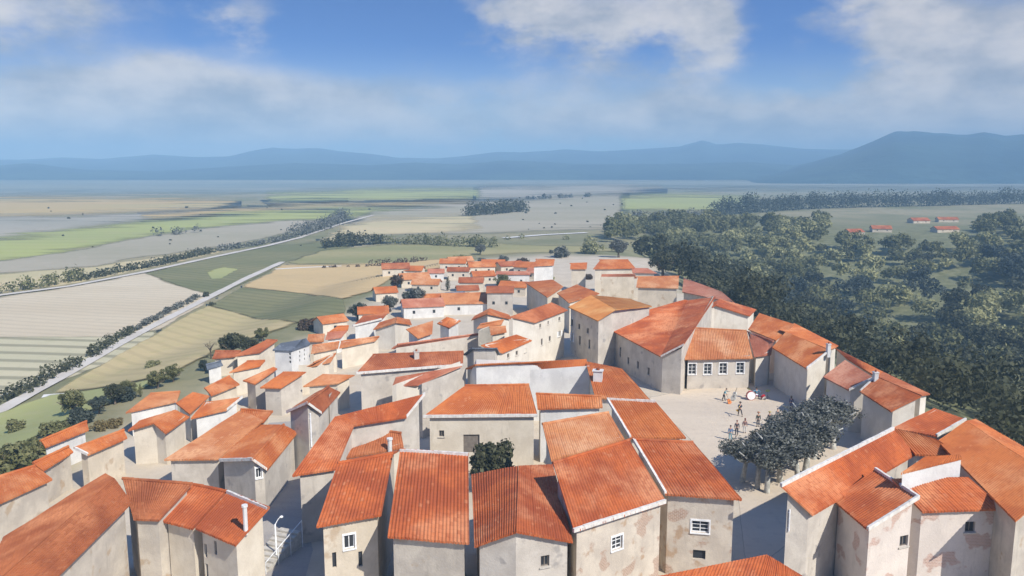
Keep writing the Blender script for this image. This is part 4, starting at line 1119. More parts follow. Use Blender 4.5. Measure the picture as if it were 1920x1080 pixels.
def plant_px(kind, px, py, rpx, mat, label, group=None, sz=1., z=None):
    p = G(px, py) if z is None else P(px, py, z)
    d = (p - EYE).length
    return plant(kind, p, rpx * d / FPX, mat, label, group, sz=sz)
# plane trees on the square
PL = [(1440, 914, 44), (1458, 922, 46), (1482, 902, 50), (1506, 876, 52), (1466, 886, 42), (1545, 858, 52), (1582, 840, 48), (1516, 908, 50), (1488, 866, 46), (1530, 886, 52), (1412, 902, 42)]
PLL = ['plane tree with a pale slanting trunk, second from the street', 'plane tree with the thickest pale trunk in the clump on the square', 'plane tree in the middle of the clump, two pale stems showing',
       'plane tree with short bright trunk behind the clump', 'plane tree whose crown hides the onlookers at the edge of the square', 'plane tree with a bent pale limb below the red-roofed house', 'last plane tree of the clump, under the dark blue-grey side wall',
       'plane tree closest to the long ridge with pale mortar', 'plane tree at the inner side of the clump facing the band', 'plane tree bridging the two halves of the clump', 'smallest plane tree, standing out towards the patched stone house']
for (px, py, rp), lb in zip(PL, PLL): plant_px('plane', px - 20, py + 2, rp * 1.1, 'grey', lb, 'plane trees on the square', sz=.78, z=0.)
plant('bush', P(928, 888, 1.6), 2.5, 'dark', 'dark leafy bush growing in the courtyard against the cream wall', sz=1.25)
# trees in and around the village (pixel of the foot, radius in pixels)
T = [('round', 437, 668, 24, 'dark', 'large dark round tree at the village edge over the rust roofs'), ('round', 466, 668, 22, 'dark', 'lower dark spreading tree beside the large round one'),
     ('round', 492, 640, 14, 'green', 'small green tree with bare stem, next to the dark round trees'), ('bare', 396, 672, 15, 'brown', 'bare twiggy tree at the village edge'),
     ('bush', 578, 617, 20, 'brown', 'dark brown bush on a rust roofed plot below the dark crop field'), ('round', 670, 600, 19, 'blue', 'blue-grey round tree beside the tan stubble field'),
     ('round', 732, 585, 17, 'grey', 'ragged grey-green tree beside the small orange slope'), ('round', 778, 582, 24, 'grey', 'widest grey-green tree among the far houses'),
     ('round', 745, 540, 14, 'brown', 'brownish tree at the edge of the tan field'), ('bush', 830, 566, 11, 'grey', 'small grey bush by the white roof edge'),
     ('cypress', 840, 545, 8, 'dark', 'dark green cypress alone among the far houses'), ('bush', 880, 537, 7, 'green', 'little green bush behind the dark cypress'),
     ('round', 944, 548, 20, 'green', 'tall dark green tree beside the white flat-roofed house'), ('bush', 1024, 530, 22, 'olive', 'olive-green bush between two orange roofs'),
     ('cypress', 1078, 546, 9, 'olive', 'olive-green upright tree in front of the rim houses'), ('bush', 1104, 524, 10, 'brown', 'dark reddish shrub next to the upright olive tree'),
     ('round', 1243, 520, 30, 'dark', 'big dark cedar at the far rim of the village'), ('round', 1275, 512, 24, 'dark', 'second dark cedar leaning over the rim houses'), ('round', 1376, 560, 18, 'blue', 'dark bluish tree just outside the cliff-edge roofs'),
     ('bush', 905, 500, 16, 'grey', 'flat grey thicket behind the far orange roofs'), ('bush', 945, 492, 14, 'grey', 'grey thicket above the far orange roofs'), ('bush', 980, 496, 14, 'brown', 'brownish thicket by the hindmost white wall'),
     ('bush', 862, 492, 15, 'olive', 'olive thicket where the village meets the fields'), ('round', 900, 478, 12, 'grey', 'grey tree on the field border behind the village'), ('bush', 1050, 482, 22, 'grey', 'long grey thicket on the far border of the village'), ('bush', 1110, 476, 26, 'olive', 'olive thicket at the foot of the wooded slope'), ('round', 1160, 482, 20, 'grey', 'pale green tree behind the hindmost big house'),
     ('bush', 20, 880, 44, 'green', 'big dusky green bush at the picture edge below the lime meadow'), ('bush', 62, 858, 30, 'green', 'rounded green bush next to the limewashed end wall'), ('bush', 30, 812, 22, 'green', 'green bush at the edge of the lime meadow'), ('bush', 104, 814, 24, 'green', 'green bush above the outermost house'),
     ('bush', 150, 797, 28, 'blue', 'broad dark blue bush in the hedge along the outermost house'), ('round', 140, 778, 24, 'green', 'grey-green round tree standing on the lime meadow border'), ('round', 186, 776, 17, 'blue', 'small dark tree of the hedge, beside the golden bush'),
     ('bush', 186, 806, 17, 'gold', 'golden bush in front of the limewashed house'), ('bush', 216, 800, 15, 'gold', 'lower golden bush touching the limewashed wall'), ('round', 216, 758, 19, 'dark', 'dark round tree above the washed-out orange roof'),
     ('bush', 232, 750, 26, 'blue', 'long bluish bush along the white track'), ('round', 242, 738, 14, 'green', 'round green tree on the white track'), ('cypress', 254, 746, 7, 'green', 'shorter of two cypresses by the white track'), ('cypress', 264, 744, 7, 'green', 'taller of two cypresses by the white track'),
     ('round', 296, 728, 18, 'green', 'green tree at the end of the white track'), ('round', 325, 716, 17, 'green', 'green tree with blue shade near the orange strip of roof'), ('bush', 288, 690, 14, 'olive', 'pale olive bush on the sandy field border'), ('round', 384, 696, 12, 'blue', 'slim blue-grey tree behind the shed with white roof edge'),
     ('bush', 398, 574, 8, 'dark', 'dark bush on the crossing of the dirt road'), ('bush', 386, 557, 9, 'dark', 'dark bush at the far corner of the pale field')]
for k, px, py, rp, m, lb in T: plant_px(k, px, py, rp, m, lb, sz=1.0 if k != 'cypress' else .9)
plant('round', G(1772, 752), 6.2, 'dark', 'broad dark tree with light leaf edges on the valley slope', sz=.85)
# hedgerows: one object each
def hedge(pts, w, ht, mat, label, step=2.2, gap=0., seed=1, spiky=0., leaf=.55, per=46):
    g = random.Random(seed); W = [G(*p) for p in pts]; C = []; Rr = []
    for a, b in zip(W, W[1:]):
        n = max(1, int((b - a).length / step))
        for k in range(n):
            if g.random() < gap: continue
            p = a.lerp(b, (k + g.random()) / n)
            hh = ht * .78 * (.5 + .7 * abs(mnoise.noise(Vector((p.x * .06, p.y * .06, seed)))) + g.uniform(0, .3))
            m = max(1, int(hh / 1.3))
            top = hh * (1 + spiky * g.random())
            for q in range(m + (1 if top > hh * 1.2 else 0)):
                r = w * (.38 + .25 * g.random()) * (1 if q < m else .5)
                C.append((p.x + g.uniform(-.3, .3) * w, p.y + g.uniform(-.3, .3) * w, hz(p.x, p.y) + r * .6 + q * 1.25)); Rr.append(r)
    V = leaf_quads(C, Rr, per, leaf, seed=seed)
    base = W[0].copy(); V = V - np.array(base)
    o = bpy.data.objects.new('hedge', quad_mesh('hedge', V, LM[mat])); COL.objects.link(o); o.location = base
    tag(o, label, 'hedge'); return o
hedge([(-60, 790), (30, 742), (120, 697), (180, 662), (250, 622)], 2.6, 2.4, 'dark', 'dark thick hedge along the dirt road, beside the furrowed field', seed=2, per=50, step=1.25, gap=.12)
hedge([(250, 622), (310, 590), (372, 558)], 1.7, 1.8, 'grey', 'thinning hedge along the dirt road, beside the pale field', seed=3, gap=.1, step=1.2)
hedge([(-100, 570), (0, 549), (70, 540), (150, 524)], 4.5, 4.0, 'green', 'tall green hedge where the far lane leaves the picture', seed=4, step=1.8, leaf=.9)
hedge([(150, 526), (220, 512), (300, 497), (400, 473)], 3.4, 2.6, 'dark', 'narrow dark hedge running along the far lane', seed=5, step=1.6, leaf=.8)
hedge([(405, 472), (470, 462), (540, 449)], 3.4, 2.8, 'grey', 'grey hedge at the far end of the lane', seed=6, step=1.8, leaf=.8, gap=.1)
hedge([(555, 446), (600, 432), (650, 412)], 7, 5, 'grey', 'hazy grey copse where the lane fades out', seed=7, step=3.5, leaf=1.1)
hedge([(606, 466), (660, 460), (720, 456)], 4.5, 6.5, 'dark', 'spiky dark row of firs beyond the dark crop field', seed=8, spiky=1.0, step=2, leaf=.9)
hedge([(720, 458), (790, 458), (860, 462), (930, 464)], 5.0, 4.6, 'green', 'even green tree row continuing from the spiky firs', seed=9, step=2, leaf=.9)
hedge([(690, 500), (740, 497), (800, 489)], 3.0, 2.6, 'brown', 'low dark hedge behind the tan stubble field', seed=10, leaf=.7)
hedge([(600, 504), (640, 502), (690, 501)], 1.6, 1.4, 'brown', 'thin brown hedge along the pale path', seed=11, leaf=.5, gap=.3)
hedge([(880, 405), (930, 401), (985, 396)], 10, 6, 'dark', 'dark copse far out on the pale plain', seed=12, step=3, leaf=1.6)
hedge([(985, 374), (1060, 371), (1110, 369)], 6, 3, 'grey', 'faint far hedge at the foot of the blue hills', seed=13, step=7, leaf=2.2, gap=.2)
hedge([(900, 452), (1000, 447), (1070, 450), (1150, 452)], 3, 2.2, 'olive', 'olive hedge below the white canal path', seed=14, step=4, leaf=.9, gap=.35)
hedge([(300, 443), (330, 440), (365, 436)], 5, 3, 'grey', 'short grey hedge on the lime-green meadow strip', seed=15, step=4, leaf=1.1)
hedge([(1340, 406), (1440, 397), (1540, 391), (1650, 388), (1760, 386), (1900, 382), (2050, 380)], 11, 13, 'blue', 'long grey-blue tree line below the mountain', seed=16, step=4.2, leaf=1.5, spiky=.25, per=34)
hedge([(1180, 412), (1260, 408), (1340, 404)], 6, 4, 'grey', 'low grey hedge running up to the tree line', seed=17, step=5, leaf=1.4, gap=.2)
# specks: bushes dotted over the far fields
g = random.Random(5)
for i in range(46):
    px, py = (g.uniform(980, 1175), g.uniform(372, 432)) if i < 24 else (g.uniform(60, 700), 470 - g.uniform(0, 80))
    plant_px('bush', px, py, g.uniform(1.6, 3.4), 'dark', 'lone dark bush dotted on the far fields', 'bushes dotted over the far fields')
# ------------------------------------------------------------------ the wooded valley: reads as one mass
def woodland():
    g = np.random.default_rng(11)
    N = 60000
    az = np.radians(g.uniform(7, 42, N)); r = np.sqrt(g.uniform(60 ** 2, 640 ** 2, N))
    X, Y = r * np.sin(az), r * np.cos(az); D = vdist(X, Y); Z = hgt(X, Y)
    fy = FW.y * Y + FW.z * (Z - H); px = 960 + FPX * X / fy; py = 540 - FPX * (UP.y * Y + UP.z * (Z - H)) / fy
    ok = (D > 9) & (px > 1120) & (px < 2150) & (py > 424 + np.clip((px - 1500) * .0, 0, 9)) & (py < 900)
    ok &= ~((px < 1215) & (py > 455))
    # thin out towards the lit meadow by the red farm roofs
    ok &= ~((np.abs(px - 1690) < 150) & (py > 420) & (py < 466))
    u_ = g.random(N)
    for cx, cy, rx, ry in ((1625, 530, 95, 34), (1815, 540, 90, 32), (1700, 612, 62, 26), (1885, 635, 60, 30), (1520, 478, 80, 18)):
        ok &= ~((((px - cx) / rx) ** 2 + ((py - cy) / ry) ** 2 < 1) & (u_ < .975))
    idx = np.where(ok)[0]; cells = {}; keep = []
    for i in idx:
        s = 7.6 + 3. * math.sin(X[i] * .05) * math.cos(Y[i] * .04) + r[i] * .004
        k = (int(X[i] // 9), int(Y[i] // 9)); bad = False
        for a in (-1, 0, 1):
            for b in (-1, 0, 1):
                for j in cells.get((k[0] + a, k[1] + b), ()):
                    if (X[i] - X[j]) ** 2 + (Y[i] - Y[j]) ** 2 < s * s: bad = True; break
                if bad: break
            if bad: break
        if bad: continue
        cells.setdefault(k, []).append(i); keep.append(i)
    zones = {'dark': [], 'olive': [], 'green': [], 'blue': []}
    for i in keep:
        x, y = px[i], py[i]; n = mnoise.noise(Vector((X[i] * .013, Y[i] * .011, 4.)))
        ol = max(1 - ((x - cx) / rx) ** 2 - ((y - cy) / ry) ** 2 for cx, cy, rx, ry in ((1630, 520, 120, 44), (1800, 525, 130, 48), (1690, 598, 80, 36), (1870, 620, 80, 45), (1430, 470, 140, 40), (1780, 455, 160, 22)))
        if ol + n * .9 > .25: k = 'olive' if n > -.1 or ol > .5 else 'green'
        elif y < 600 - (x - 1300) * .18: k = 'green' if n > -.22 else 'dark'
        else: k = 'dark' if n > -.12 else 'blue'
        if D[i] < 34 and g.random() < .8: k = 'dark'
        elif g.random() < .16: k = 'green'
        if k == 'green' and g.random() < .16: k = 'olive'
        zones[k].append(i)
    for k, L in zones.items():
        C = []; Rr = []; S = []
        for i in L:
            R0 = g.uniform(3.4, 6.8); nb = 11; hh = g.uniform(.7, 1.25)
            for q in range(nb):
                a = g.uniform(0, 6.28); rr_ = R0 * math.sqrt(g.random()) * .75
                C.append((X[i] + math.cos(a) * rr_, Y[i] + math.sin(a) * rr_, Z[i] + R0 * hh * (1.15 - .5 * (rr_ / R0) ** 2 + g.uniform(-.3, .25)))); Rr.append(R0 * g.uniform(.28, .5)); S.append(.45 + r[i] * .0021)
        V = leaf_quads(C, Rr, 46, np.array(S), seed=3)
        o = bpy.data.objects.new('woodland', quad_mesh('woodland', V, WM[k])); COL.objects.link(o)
        tag(o, {'dark': 'dark dense woodland filling the valley beyond the cliff edge', 'olive': 'light olive patches of the valley woodland', 'green': 'mid-green stands scattered through the valley woodland', 'blue': 'bluish stands of the valley woodland'}[k], 'woodland', kind='stuff')
        print('wood', k, len(L), len(V) // 4)
woodland()

# ------------------------------------------------------------------ small far houses, placed one by one
def mini(px, py, w, d, rz, roof, wall, label, group=None, eh=2.3, z=None, rise=None):
    p = G(px, py); c, s = math.cos(rz), math.sin(rz); zb = p.z
    rise = rise or d * .22
    root = empty('house', p, rz); tag(root, label, 'house', group)
    hw, hd = w / 2, d / 2
    mb = MB()
    for a, b in (((-hw, -hd), (hw, -hd)), ((hw, hd), (-hw, hd))): mb.poly([(*a, -1), (*b, -1), (*b, eh), (*a, eh)])
    for sx in (1, -1): mb.poly([(sx * hw, -hd * sx, -1), (sx * hw, hd * sx, -1), (sx * hw, hd * sx, eh), (sx * hw, 0, eh + rise), (sx * hw, -hd * sx, eh)])
    mb.build('wall', WALLS[wall], root)
    V = []; F = []; U = []
    o = .25
    for sg in (-1, 1):
        q = [Vector((-hw - o, sg * (hd + o), eh - o * rise / hd)), Vector((hw + o, sg * (hd + o), eh - o * rise / hd)), Vector((hw + o, 0, eh + rise + .02)), Vector((-hw - o, 0, eh + rise + .02))]
        v, f, uv = roof_grid(q, False, 3); k = len(V); V += [x + Vector((0, 0, .16)) for x in v]
        for ff in f: F.append([k + i for i in ff]); U += [uv[i] for i in ff]
    ro = mesh_obj('roof', V, F, ROOFS[roof], root, uvs=U)
    for k in ((-.25, .25) if w > 5 else (0,)):
        wo = MB(); wo.box((k * w, -hd - .01, eh * .55), (.5, .06, .6)); wo.build('window', M_glass, root)
    return root
gB = 'small houses at the back of the village'
lB = 'small low house with terracotta roof at the crowded back of the village'
for a in ((722, 562, 6, 5, .55, 'orange', 'cream'), (742, 517, 9, 6, .1, 'rust', 'cream'), (772, 517, 8, 5, .1, 'orange', 'cream'), (860, 523, 7, 4, .1, 'rust', 'cream'), (818, 524, 5, 4, .3, 'pink', 'white'), (884, 546, 7, 4.5, .2, 'rust', 'cream'), (876, 556, 6, 4, .15, 'rust', 'cream'),
          (965, 552, 8, 5, 0, 'orange', 'cream'), (812, 580, 6, 5, .1, 'orange', 'white'), (800, 545, 8, 5, .2, 'light', 'cream'), (902, 512, 9, 6, .05, 'orange', 'cream'), (925, 506, 8, 5, .1, 'orange', 'cream'), (862, 500, 9, 5, .05, 'light', 'cream'), (905, 530, 7, 5, .2, 'orange', 'cream'), (850, 508, 9, 5, .05, 'orange', 'cream'), (955, 510, 9, 5, .1, 'rust', 'cream'), (990, 515, 8, 6, -.2, 'orange', 'cream'), (700, 600, 7, 5, .4, 'orange', 'cream'), (620, 622, 6, 4.5, .4, 'orange', 'cream'),
          (776, 536, 9, 6, .1, 'light', 'cream'), (845, 584, 6, 5, .2, 'light', 'cream'), (1010, 522, 7, 5, -.2, 'pink', 'cream')):
    a = (a[0], a[1], a[2] * .8, a[3] * .85, a[4] + random.uniform(-.35, .35)) + a[5:]
    mini(*a, lB, gB, eh=random.uniform(1.7, 2.6))
mini(962, 538, 8, 5, .0, 'pink', 'white', 'white flat-fronted far house beside the tall dark green tree', eh=3.4, rise=.4)
mini(938, 586, 5.2, 6, .0, 'rust', 'grey', 'narrow grey-fronted house with rust roof strip behind the chevron gables', eh=4.6, rise=.8)
mini(888, 584, 13, 7, .12, 'light', 'white', 'wide far house with blurred light orange roof and white eave')
mini(853, 576, 4, 4, .5, 'slate', 'white', 'tiny white house with dark slate roof among the orange roofs')
mini(792, 592, 8, 5, .25, 'pink', 'white', 'low white-walled house below the widest grey-green tree')
h('large pale gabled house with thin orange chevron roof at the centre of the village', 4.8, [('F', (884, 600, 4.4), (914, 588, 6.0), (918, 578, 6.0), (890, 592, 4.4)), ('F', (914, 588, 6.0), (958, 597, 4.4), (955, 590, 4.4), (918, 578, 6.0))], 'orange', 'pale', caps=False)
h('house with slim faded orange roof beside the ochre-roofed cottage', 4.6, [('S', (894, 615), (940, 608), (944, 600), (900, 608))], 'light', 'pale')
h('cottage with a small square ochre roof below the brownish-roofed tall house', 4.8, [('S', (920, 627), (950, 622), (948, 612), (918, 614))], 'light', 'pale')
gV = 'farm buildings on the wooded slope'; lV = 'low red-roofed farm building among trees on the wooded slope'
for a in ((1600, 440, 9, 6, .25, 'rust', 'beige'), (1651, 434, 10, 7, -.2, 'brown', 'beige'), (1722, 418, 11, 7, .1, 'rust', 'beige'), (1775, 416, 12, 6, -.12, 'brown', 'beige'), (1771, 435, 13, 6, .15, 'rust', 'beige')):
    mini(*a, lV, gV, eh=1.7)
# ------------------------------------------------------------------ people and the band on the square
def skin(name, V, E, Rd, mat, parent, sub=1, root_i=0):
    me = bpy.data.meshes.new(name); me.from_pydata([tuple(v) for v in V], E, []); me.update()
    o = bpy.data.objects.new(name, me); COL.objects.link(o)
    m = o.modifiers.new('s', 'SKIN'); m.use_smooth_shade = True; m.branch_smoothing = .3
    for i, v in enumerate(me.skin_vertices[0].data):
        r = Rd[i]; v.radius = r if isinstance(r, tuple) else (r, r); v.use_root = (i == root_i)
    if sub: o.modifiers.new('u', 'SUBSURF').levels = sub
    dg = bpy.context.evaluated_depsgraph_get(); ev = o.evaluated_get(dg)
    m2 = bpy.data.meshes.new_from_object(ev, depsgraph=dg)
    o.modifiers.clear(); o.data = m2; bpy.data.meshes.remove(me); m2.name = name
    m2.materials.clear(); m2.materials.append(mat)
    m2.polygons.foreach_set('use_smooth', [True] * len(m2.polygons))
    o.parent = parent
    return o
M_skin = plain('skin', (.50, .30, .21), .6, var=.06)
M_hair = plain('hair_dark', (.035, .025, .02), .8)
def cloth(c): return plain('cloth_%d_%d_%d' % tuple(int(x * 255) for x in c), c, .9, var=.12)
Vx = Vector
def person(loc, rz, label, shirt, trousers, hips=.92, lean=0., knees=None, feet=None, hands=None, hat=None, hair=(.035, .025, .02), long=False, sit=False, group=None, dress=False):
    """front is -y; joints in metres"""
    root = empty('person', loc, rz); tag(root, label, 'person', group)
    hp = Vx((0, .0, hips)); sl = math.sin(lean); cl = math.cos(lean)
    def up(x, y, z): return Vx((x, y * cl - z * sl, hips + z * cl + y * sl))
    waist, chest, neck = up(0, 0, .18), up(0, .01, .40), up(0, .015, .565)
    head0, head1, crown_ = up(0, -.005, .66), up(0, -.012, .745), up(0, .0, .815)
    nose = up(0, -.115, .73); earL, earR = up(.082, .0, .73), up(-.082, .0, .73)
    V = [hp, waist, chest, neck, head0, head1, crown_]; E = [(0, 1), (1, 2), (2, 3), (3, 4), (4, 5), (5, 6)]
    Rd = [(.125, .10), (.115, .09), (.14, .10), (.05, .05), (.068, .075), (.082, .095), (.06, .07)]
    V.append(nose); E.append((5, 7)); Rd.append(.016)
    for e in (earL, earR): V.append(e); E.append((5, len(V) - 1)); Rd.append(.018)
    SV = [hp + Vx((0, 0, -.02)), waist, chest, up(0, .015, .50)]; SE = [(0, 1), (1, 2), (2, 3)]; SR = [(.15, .118), (.138, .108), (.165, .122), (.075, .07)]
    TV = [hp + Vx((0, 0, .05)), hp]; TE = [(0, 1)]; TR = [(.148, .115), (.15, .122)]
    shoes = []
    for k, s in enumerate((1, -1)):
        sh = up(.175 * s, .01, .47)
        hd = hands[k] if hands else Vx((.25 * s, -.06, hips - .10))
        el = sh.lerp(hd, .5) + Vx((.07 * s, .06, -.05)) if hands else Vx((.235 * s, .03, hips + .15))
        wr = el.lerp(hd, .9)
        i0 = len(V); V += [sh, el, wr]; E += [(2, i0), (i0, i0 + 1), (i0 + 1, i0 + 2)]; Rd += [.055, .042, .03]
        d = (hd - el).normalized(); pal = wr + d * .055; V.append(pal); E.append((i0 + 2, i0 + 3)); Rd.append((.04, .022))
        side = d.cross(Vx((0, 1, .2))).normalized()
        for q, (w, L) in enumerate(((-.033, .06), (-.012, .075), (.012, .07), (.033, .055))):
            b = pal + d * .04 + side * w; c = b + d * L * .5 + Vx((0, -.004, 0)); e = b + d * L * .85 + Vx((0, -.022, -.006)); j = len(V)
            V += [b, c, e]; E += [(i0 + 3, j), (j, j + 1), (j + 1, j + 2)]; Rd += [.0095, .009, .0075]
        th = pal + side * -.04 * s + Vx((0, -.03, 0)); V.append(th); E.append((i0 + 3, len(V) - 1)); Rd.append(.011)
        j = len(SV); mid = el.lerp(wr, .75); SV += [sh, el, mid]; SE += [(2, j), (j, j + 1), (j + 1, j + 2)]; SR += [.072, .058, .05]
        hj = hp + Vx((.09 * s, 0, -.04))
        ft = feet[k] if feet else Vx((.11 * s, .0, 0))
        an = ft + Vx((0, .03, .08))
        kn = knees[k] if knees else hj.lerp(an, .5) + Vx((.012 * s, -.035, 0))
        toe = ft + Vx((.02 * s, -.15, .035))
        j = len(V); V += [hj, kn, an, toe]; E += [(0, j), (j, j + 1), (j + 1, j + 2), (j + 2, j + 3)]; Rd += [.082, .052, .036, .032]
        j = len(TV); TV += [hj, kn, an + Vx((0, 0, .02))]; TE += [(1, j), (j, j + 1), (j + 1, j + 2)]; TR += [.105, .075, .06]
        shoes.append((an, toe, ft))
    skin('body', V, E, Rd, M_skin, root)
    skin('shirt', SV, SE, SR, cloth(shirt), root)
    skin('dress' if dress else 'trousers', TV, TE, TR, cloth(trousers), root)
    for an, toe, ft in shoes:
        skin('shoe', [ft + Vx((0, .06, .045)), ft + Vx((0, -.04, .045)), toe], [(0, 1), (1, 2)], [.045, .05, .042], cloth((.05, .04, .035)), root)
    mb = MB(); c = up(0, .018, .775); mb.ball(c, (.098, .105, .085), 12, 7)
    if long: mb.ball(up(0, .07, .66), (.09, .06, .15), 10, 7)
    mb.build('hair', cloth(hair), root, smooth=True)
    for s in (1, -1):
        mb = MB(); mb.ball(up(.033 * s, -.098, .745), .012, 8, 6); mb.build('eye', M_dark, root, smooth=True)
    if hat:
        mb = MB(); c = up(0, .01, .83); mb.ball(c, (.105, .11, .085), 12, 7); mb.tube([c + Vx((0, 0, -.03)), c + Vx((0, 0, -.012))], [.20, .19], 16); mb.build('hat', cloth(hat), root, smooth=True)
    return root
SQ = lambda px, py: P(px, py, .03)
TEAL = (.10, .30, .36); DARK = (.045, .045, .055); BLUE = (.16, .25, .40)
yaw = R(0)
# double bass player, bent over his pale instrument
p = SQ(1357, 751)
person(p, R(60), 'musician in a teal shirt bending over the pale double bass', TEAL, DARK, lean=.42, hips=.88, hands=(Vx((.12, -.62, 1.25)), Vx((-.20, -.50, .95))), feet=(Vx((.16, -.12, 0)), Vx((-.18, .14, 0))))
def outline_body(mb, prof, th, M):
    """instrument body: half-widths along its length, with rounded thickness"""
    n = len(prof); ring = []
    L = [(y, w) for y, w in prof]
    pts = [(w, y) for y, w in L] + [(-w, y) for y, w in reversed(L)]
    for z, sc_ in ((-th / 2, .94), (-th * .42, 1.), (th * .42, 1.), (th / 2, .94)):
        k = len(mb.v); mb.v += [tuple(M @ Vx((x * sc_, z, y))) for x, y in pts]; ring.append(k)
    m = len(pts)
    for a, b in zip(ring, ring[1:]):
        for i in range(m): mb.f.append([a + i, a + (i + 1) % m, b + (i + 1) % m, b + i]); mb.mi.append(mb.cur)
    mb.f.append([ring[0] + i for i in range(m)][::-1]); mb.mi.append(mb.cur); mb.f.append([ring[-1] + i for i in range(m)]); mb.mi.append(mb.cur)
M_pale = plain('pale_varnish', (.62, .63, .58), .35); M_orange = plain('orange_varnish', (.58, .19, .05), .3); M_brass = plain('brass', (.75, .50, .10), .28, 1.)
M_black = plain('black_stain', (.03, .028, .026), .4); M_redshell = plain('red_shell', (.42, .03, .03), .25); M_skinhead = plain('drum_head', (.80, .79, .76), .5, var=.04); M_chrome = plain('chrome', (.6, .6, .6), .2, 1.)
def instrument(name, loc, rz, tilt, label, cat, prof, th, neck, bodymat, hole, peg=.0):
    root = empty(name, loc, rz); tag(root, label, cat)
    M = Matrix.Translation((0, 0, peg)) @ Matrix.Rotation(tilt[0], 4, 'X') @ Matrix.Rotation(tilt[1], 4, 'Y')
    mb = MB(); outline_body(mb, prof, th, M); b = mb.build('body', bodymat, root, smooth=False)
    ytop = prof[-1][0]
    nb = MB(); nb.tube([M @ Vx((0, -th / 2, ytop - .12)), M @ Vx((0, -th / 2, ytop + neck))], [.035 * th / .2, .025 * th / .2], 8); nb.build('neck', M_black, root, smooth=True)
    sb = MB(); sb.tube([M @ Vx((0, -th / 2, ytop + neck)), M @ Vx((0, -th / 2 + .0, ytop + neck + .1)), M @ Vx((0, -th / 2 - .07, ytop + neck + .16))], [.04, .035, .03], 8)
    for s in (1, -1): sb.tube([M @ Vx((0, -th / 2, ytop + neck + .04)), M @ Vx((s * .09, -th / 2, ytop + neck + .05))], .012, 6)
    sb.build('headstock', bodymat, root, smooth=True)
    hb = MB(); hb.tube([M @ Vx((0, -th / 2 - .002, hole[0])), M @ Vx((0, -th / 2 - .012, hole[0]))], hole[1], 16); hb.build('sound_hole', M_dark, root)
    br = MB(); br.box((0, 0, 0), (.16 * th / .2, .03, .02)); br.v = [tuple(M @ (Vx(v) + Vx((0, -th / 2 - .02, hole[0] - hole[1] * 2.2)))) for v in br.v]; br.build('bridge', M_black, root)
    st = MB()
    for s in (-.018, -.006, .006, .018): st.tube([M @ Vx((s, -th / 2 - .04, hole[0] - hole[1] * 2.2)), M @ Vx((s * .6, -th / 2 - .035, ytop + neck))], .0025, 4)
    st.build('strings', M_chrome, root)
    if peg: pb = MB(); pb.tube([M @ Vx((0, 0, .02)), Vx((0, 0, 0)) + (M @ Vx((0, 0, -peg))) * 1.0], .012, 6); pb.build('endpin', M_chrome, root)
    return root
BASS = [(0, .16), (.06, .27), (.2, .335), (.36, .32), (.48, .235), (.56, .205), (.66, .235), (.8, .27), (.94, .24), (1.03, .14), (1.08, .05)]
instrument('double_bass', SQ(1374, 751), R(-25), (R(6), R(16)), 'pale double bass held upright with its neck leaning away from the player', 'double bass', BASS, .22, .72, M_pale, (.62, .06), .14)
GUIT = [(0, .08), (.03, .15), (.1, .19), (.19, .19), (.27, .14), (.31, .125), (.37, .14), (.44, .145), (.5, .10), (.52, .04)]
instrument('guitar', SQ(1369, 757), R(20), (R(-24), R(-14)), 'orange guitar propped in front of the pale double bass', 'guitar', [(a * 1.25, b * 1.5) for a, b in GUIT], .13, .5, M_orange, (.36, .055))
# drummer and kit
pd = SQ(1419, 747)
person(pd + Vx((0, .25, 0)), R(-8), 'drummer in a blue shirt seated behind the red drum kit, arms spread', (.13, .31, .42), DARK, hips=.56, lean=.05, knees=(Vx((.22, -.42, .50)), Vx((-.22, -.42, .50))), feet=(Vx((.24, -.46, 0)), Vx((-.24, -.46, 0))), hands=(Vx((.50, -.40, .86)), Vx((-.52, -.40, .90))), hat=(.05, .045, .04))
kit = empty('drum_kit', pd, R(12)); tag(kit, 'red drum kit with white bass drum head and two cymbals on stands', 'drum kit')
def drum(c, axis, r, L, name, shell=M_redshell):
    c = Vx(c); a = Vx(axis).normalized(); mb = MB(); mb.tube([c - a * L / 2, c + a * L / 2], r, 24); o = mb.build(name, shell, kit)
    hb = MB(); hb.tube([c - a * (L / 2 + .012), c - a * (L / 2 + .002)], r * .94, 24); hb.build('drum_head', M_skinhead, o)
    rb = MB()
    for s in (-1, 1):
        pts = []; x = a.orthogonal().normalized(); y = a.cross(x)
        for i in range(25): t = i * math.pi / 12; pts.append(c + a * s * L / 2 + (x * math.cos(t) + y * math.sin(t)) * r)
        rb.tube(pts, .022, 6, cap=False)
    rb.build('hoop', M_redshell if name == 'bass_drum' else M_chrome, o)
    return o
drum((-1.05, -.35, .56), (.25, 1, -.08), .56, .45, 'bass_drum')
drum((.55, -.62, .36), (-.25, .9, .62), .30, .36, 'floor_tom')
drum((-.35, -.55, .62), (0, .25, -1), .19, .16, 'snare_drum')
for x, y, z, tx in ((-1.05, .25, 1.28, .25), (1.35, -.25, 1.02, -.3)):
    mb = MB(); mb.tube([Vx((x, y, 0.25)), Vx((x, y, z))], .018, 6)
    for k in range(3): t = k * 2.1; mb.tube([Vx((x, y, .35)), Vx((x + math.cos(t) * .32, y + math.sin(t) * .32, 0.01))], .014, 5)
    o = mb.build('cymbal_stand', M_black, kit); c = MB()
    n = Vx((tx, -.25, 1)).normalized(); c.tube([Vx((x, y, z)) + n * .0, Vx((x, y, z)) + n * .012, Vx((x, y, z)) + n * .05], [.30, .28, .05], 20); c.build('cymbal', M_brass, o)
st = MB(); st.tube([Vx((0, .25, .44)), Vx((0, .25, .50))], .17, 16)
for k in range(3): t = k * 2.1; st.tube([Vx((0, .25, .44)), Vx((math.cos(t) * .24, .25 + math.sin(t) * .24, 0))], .015, 5)
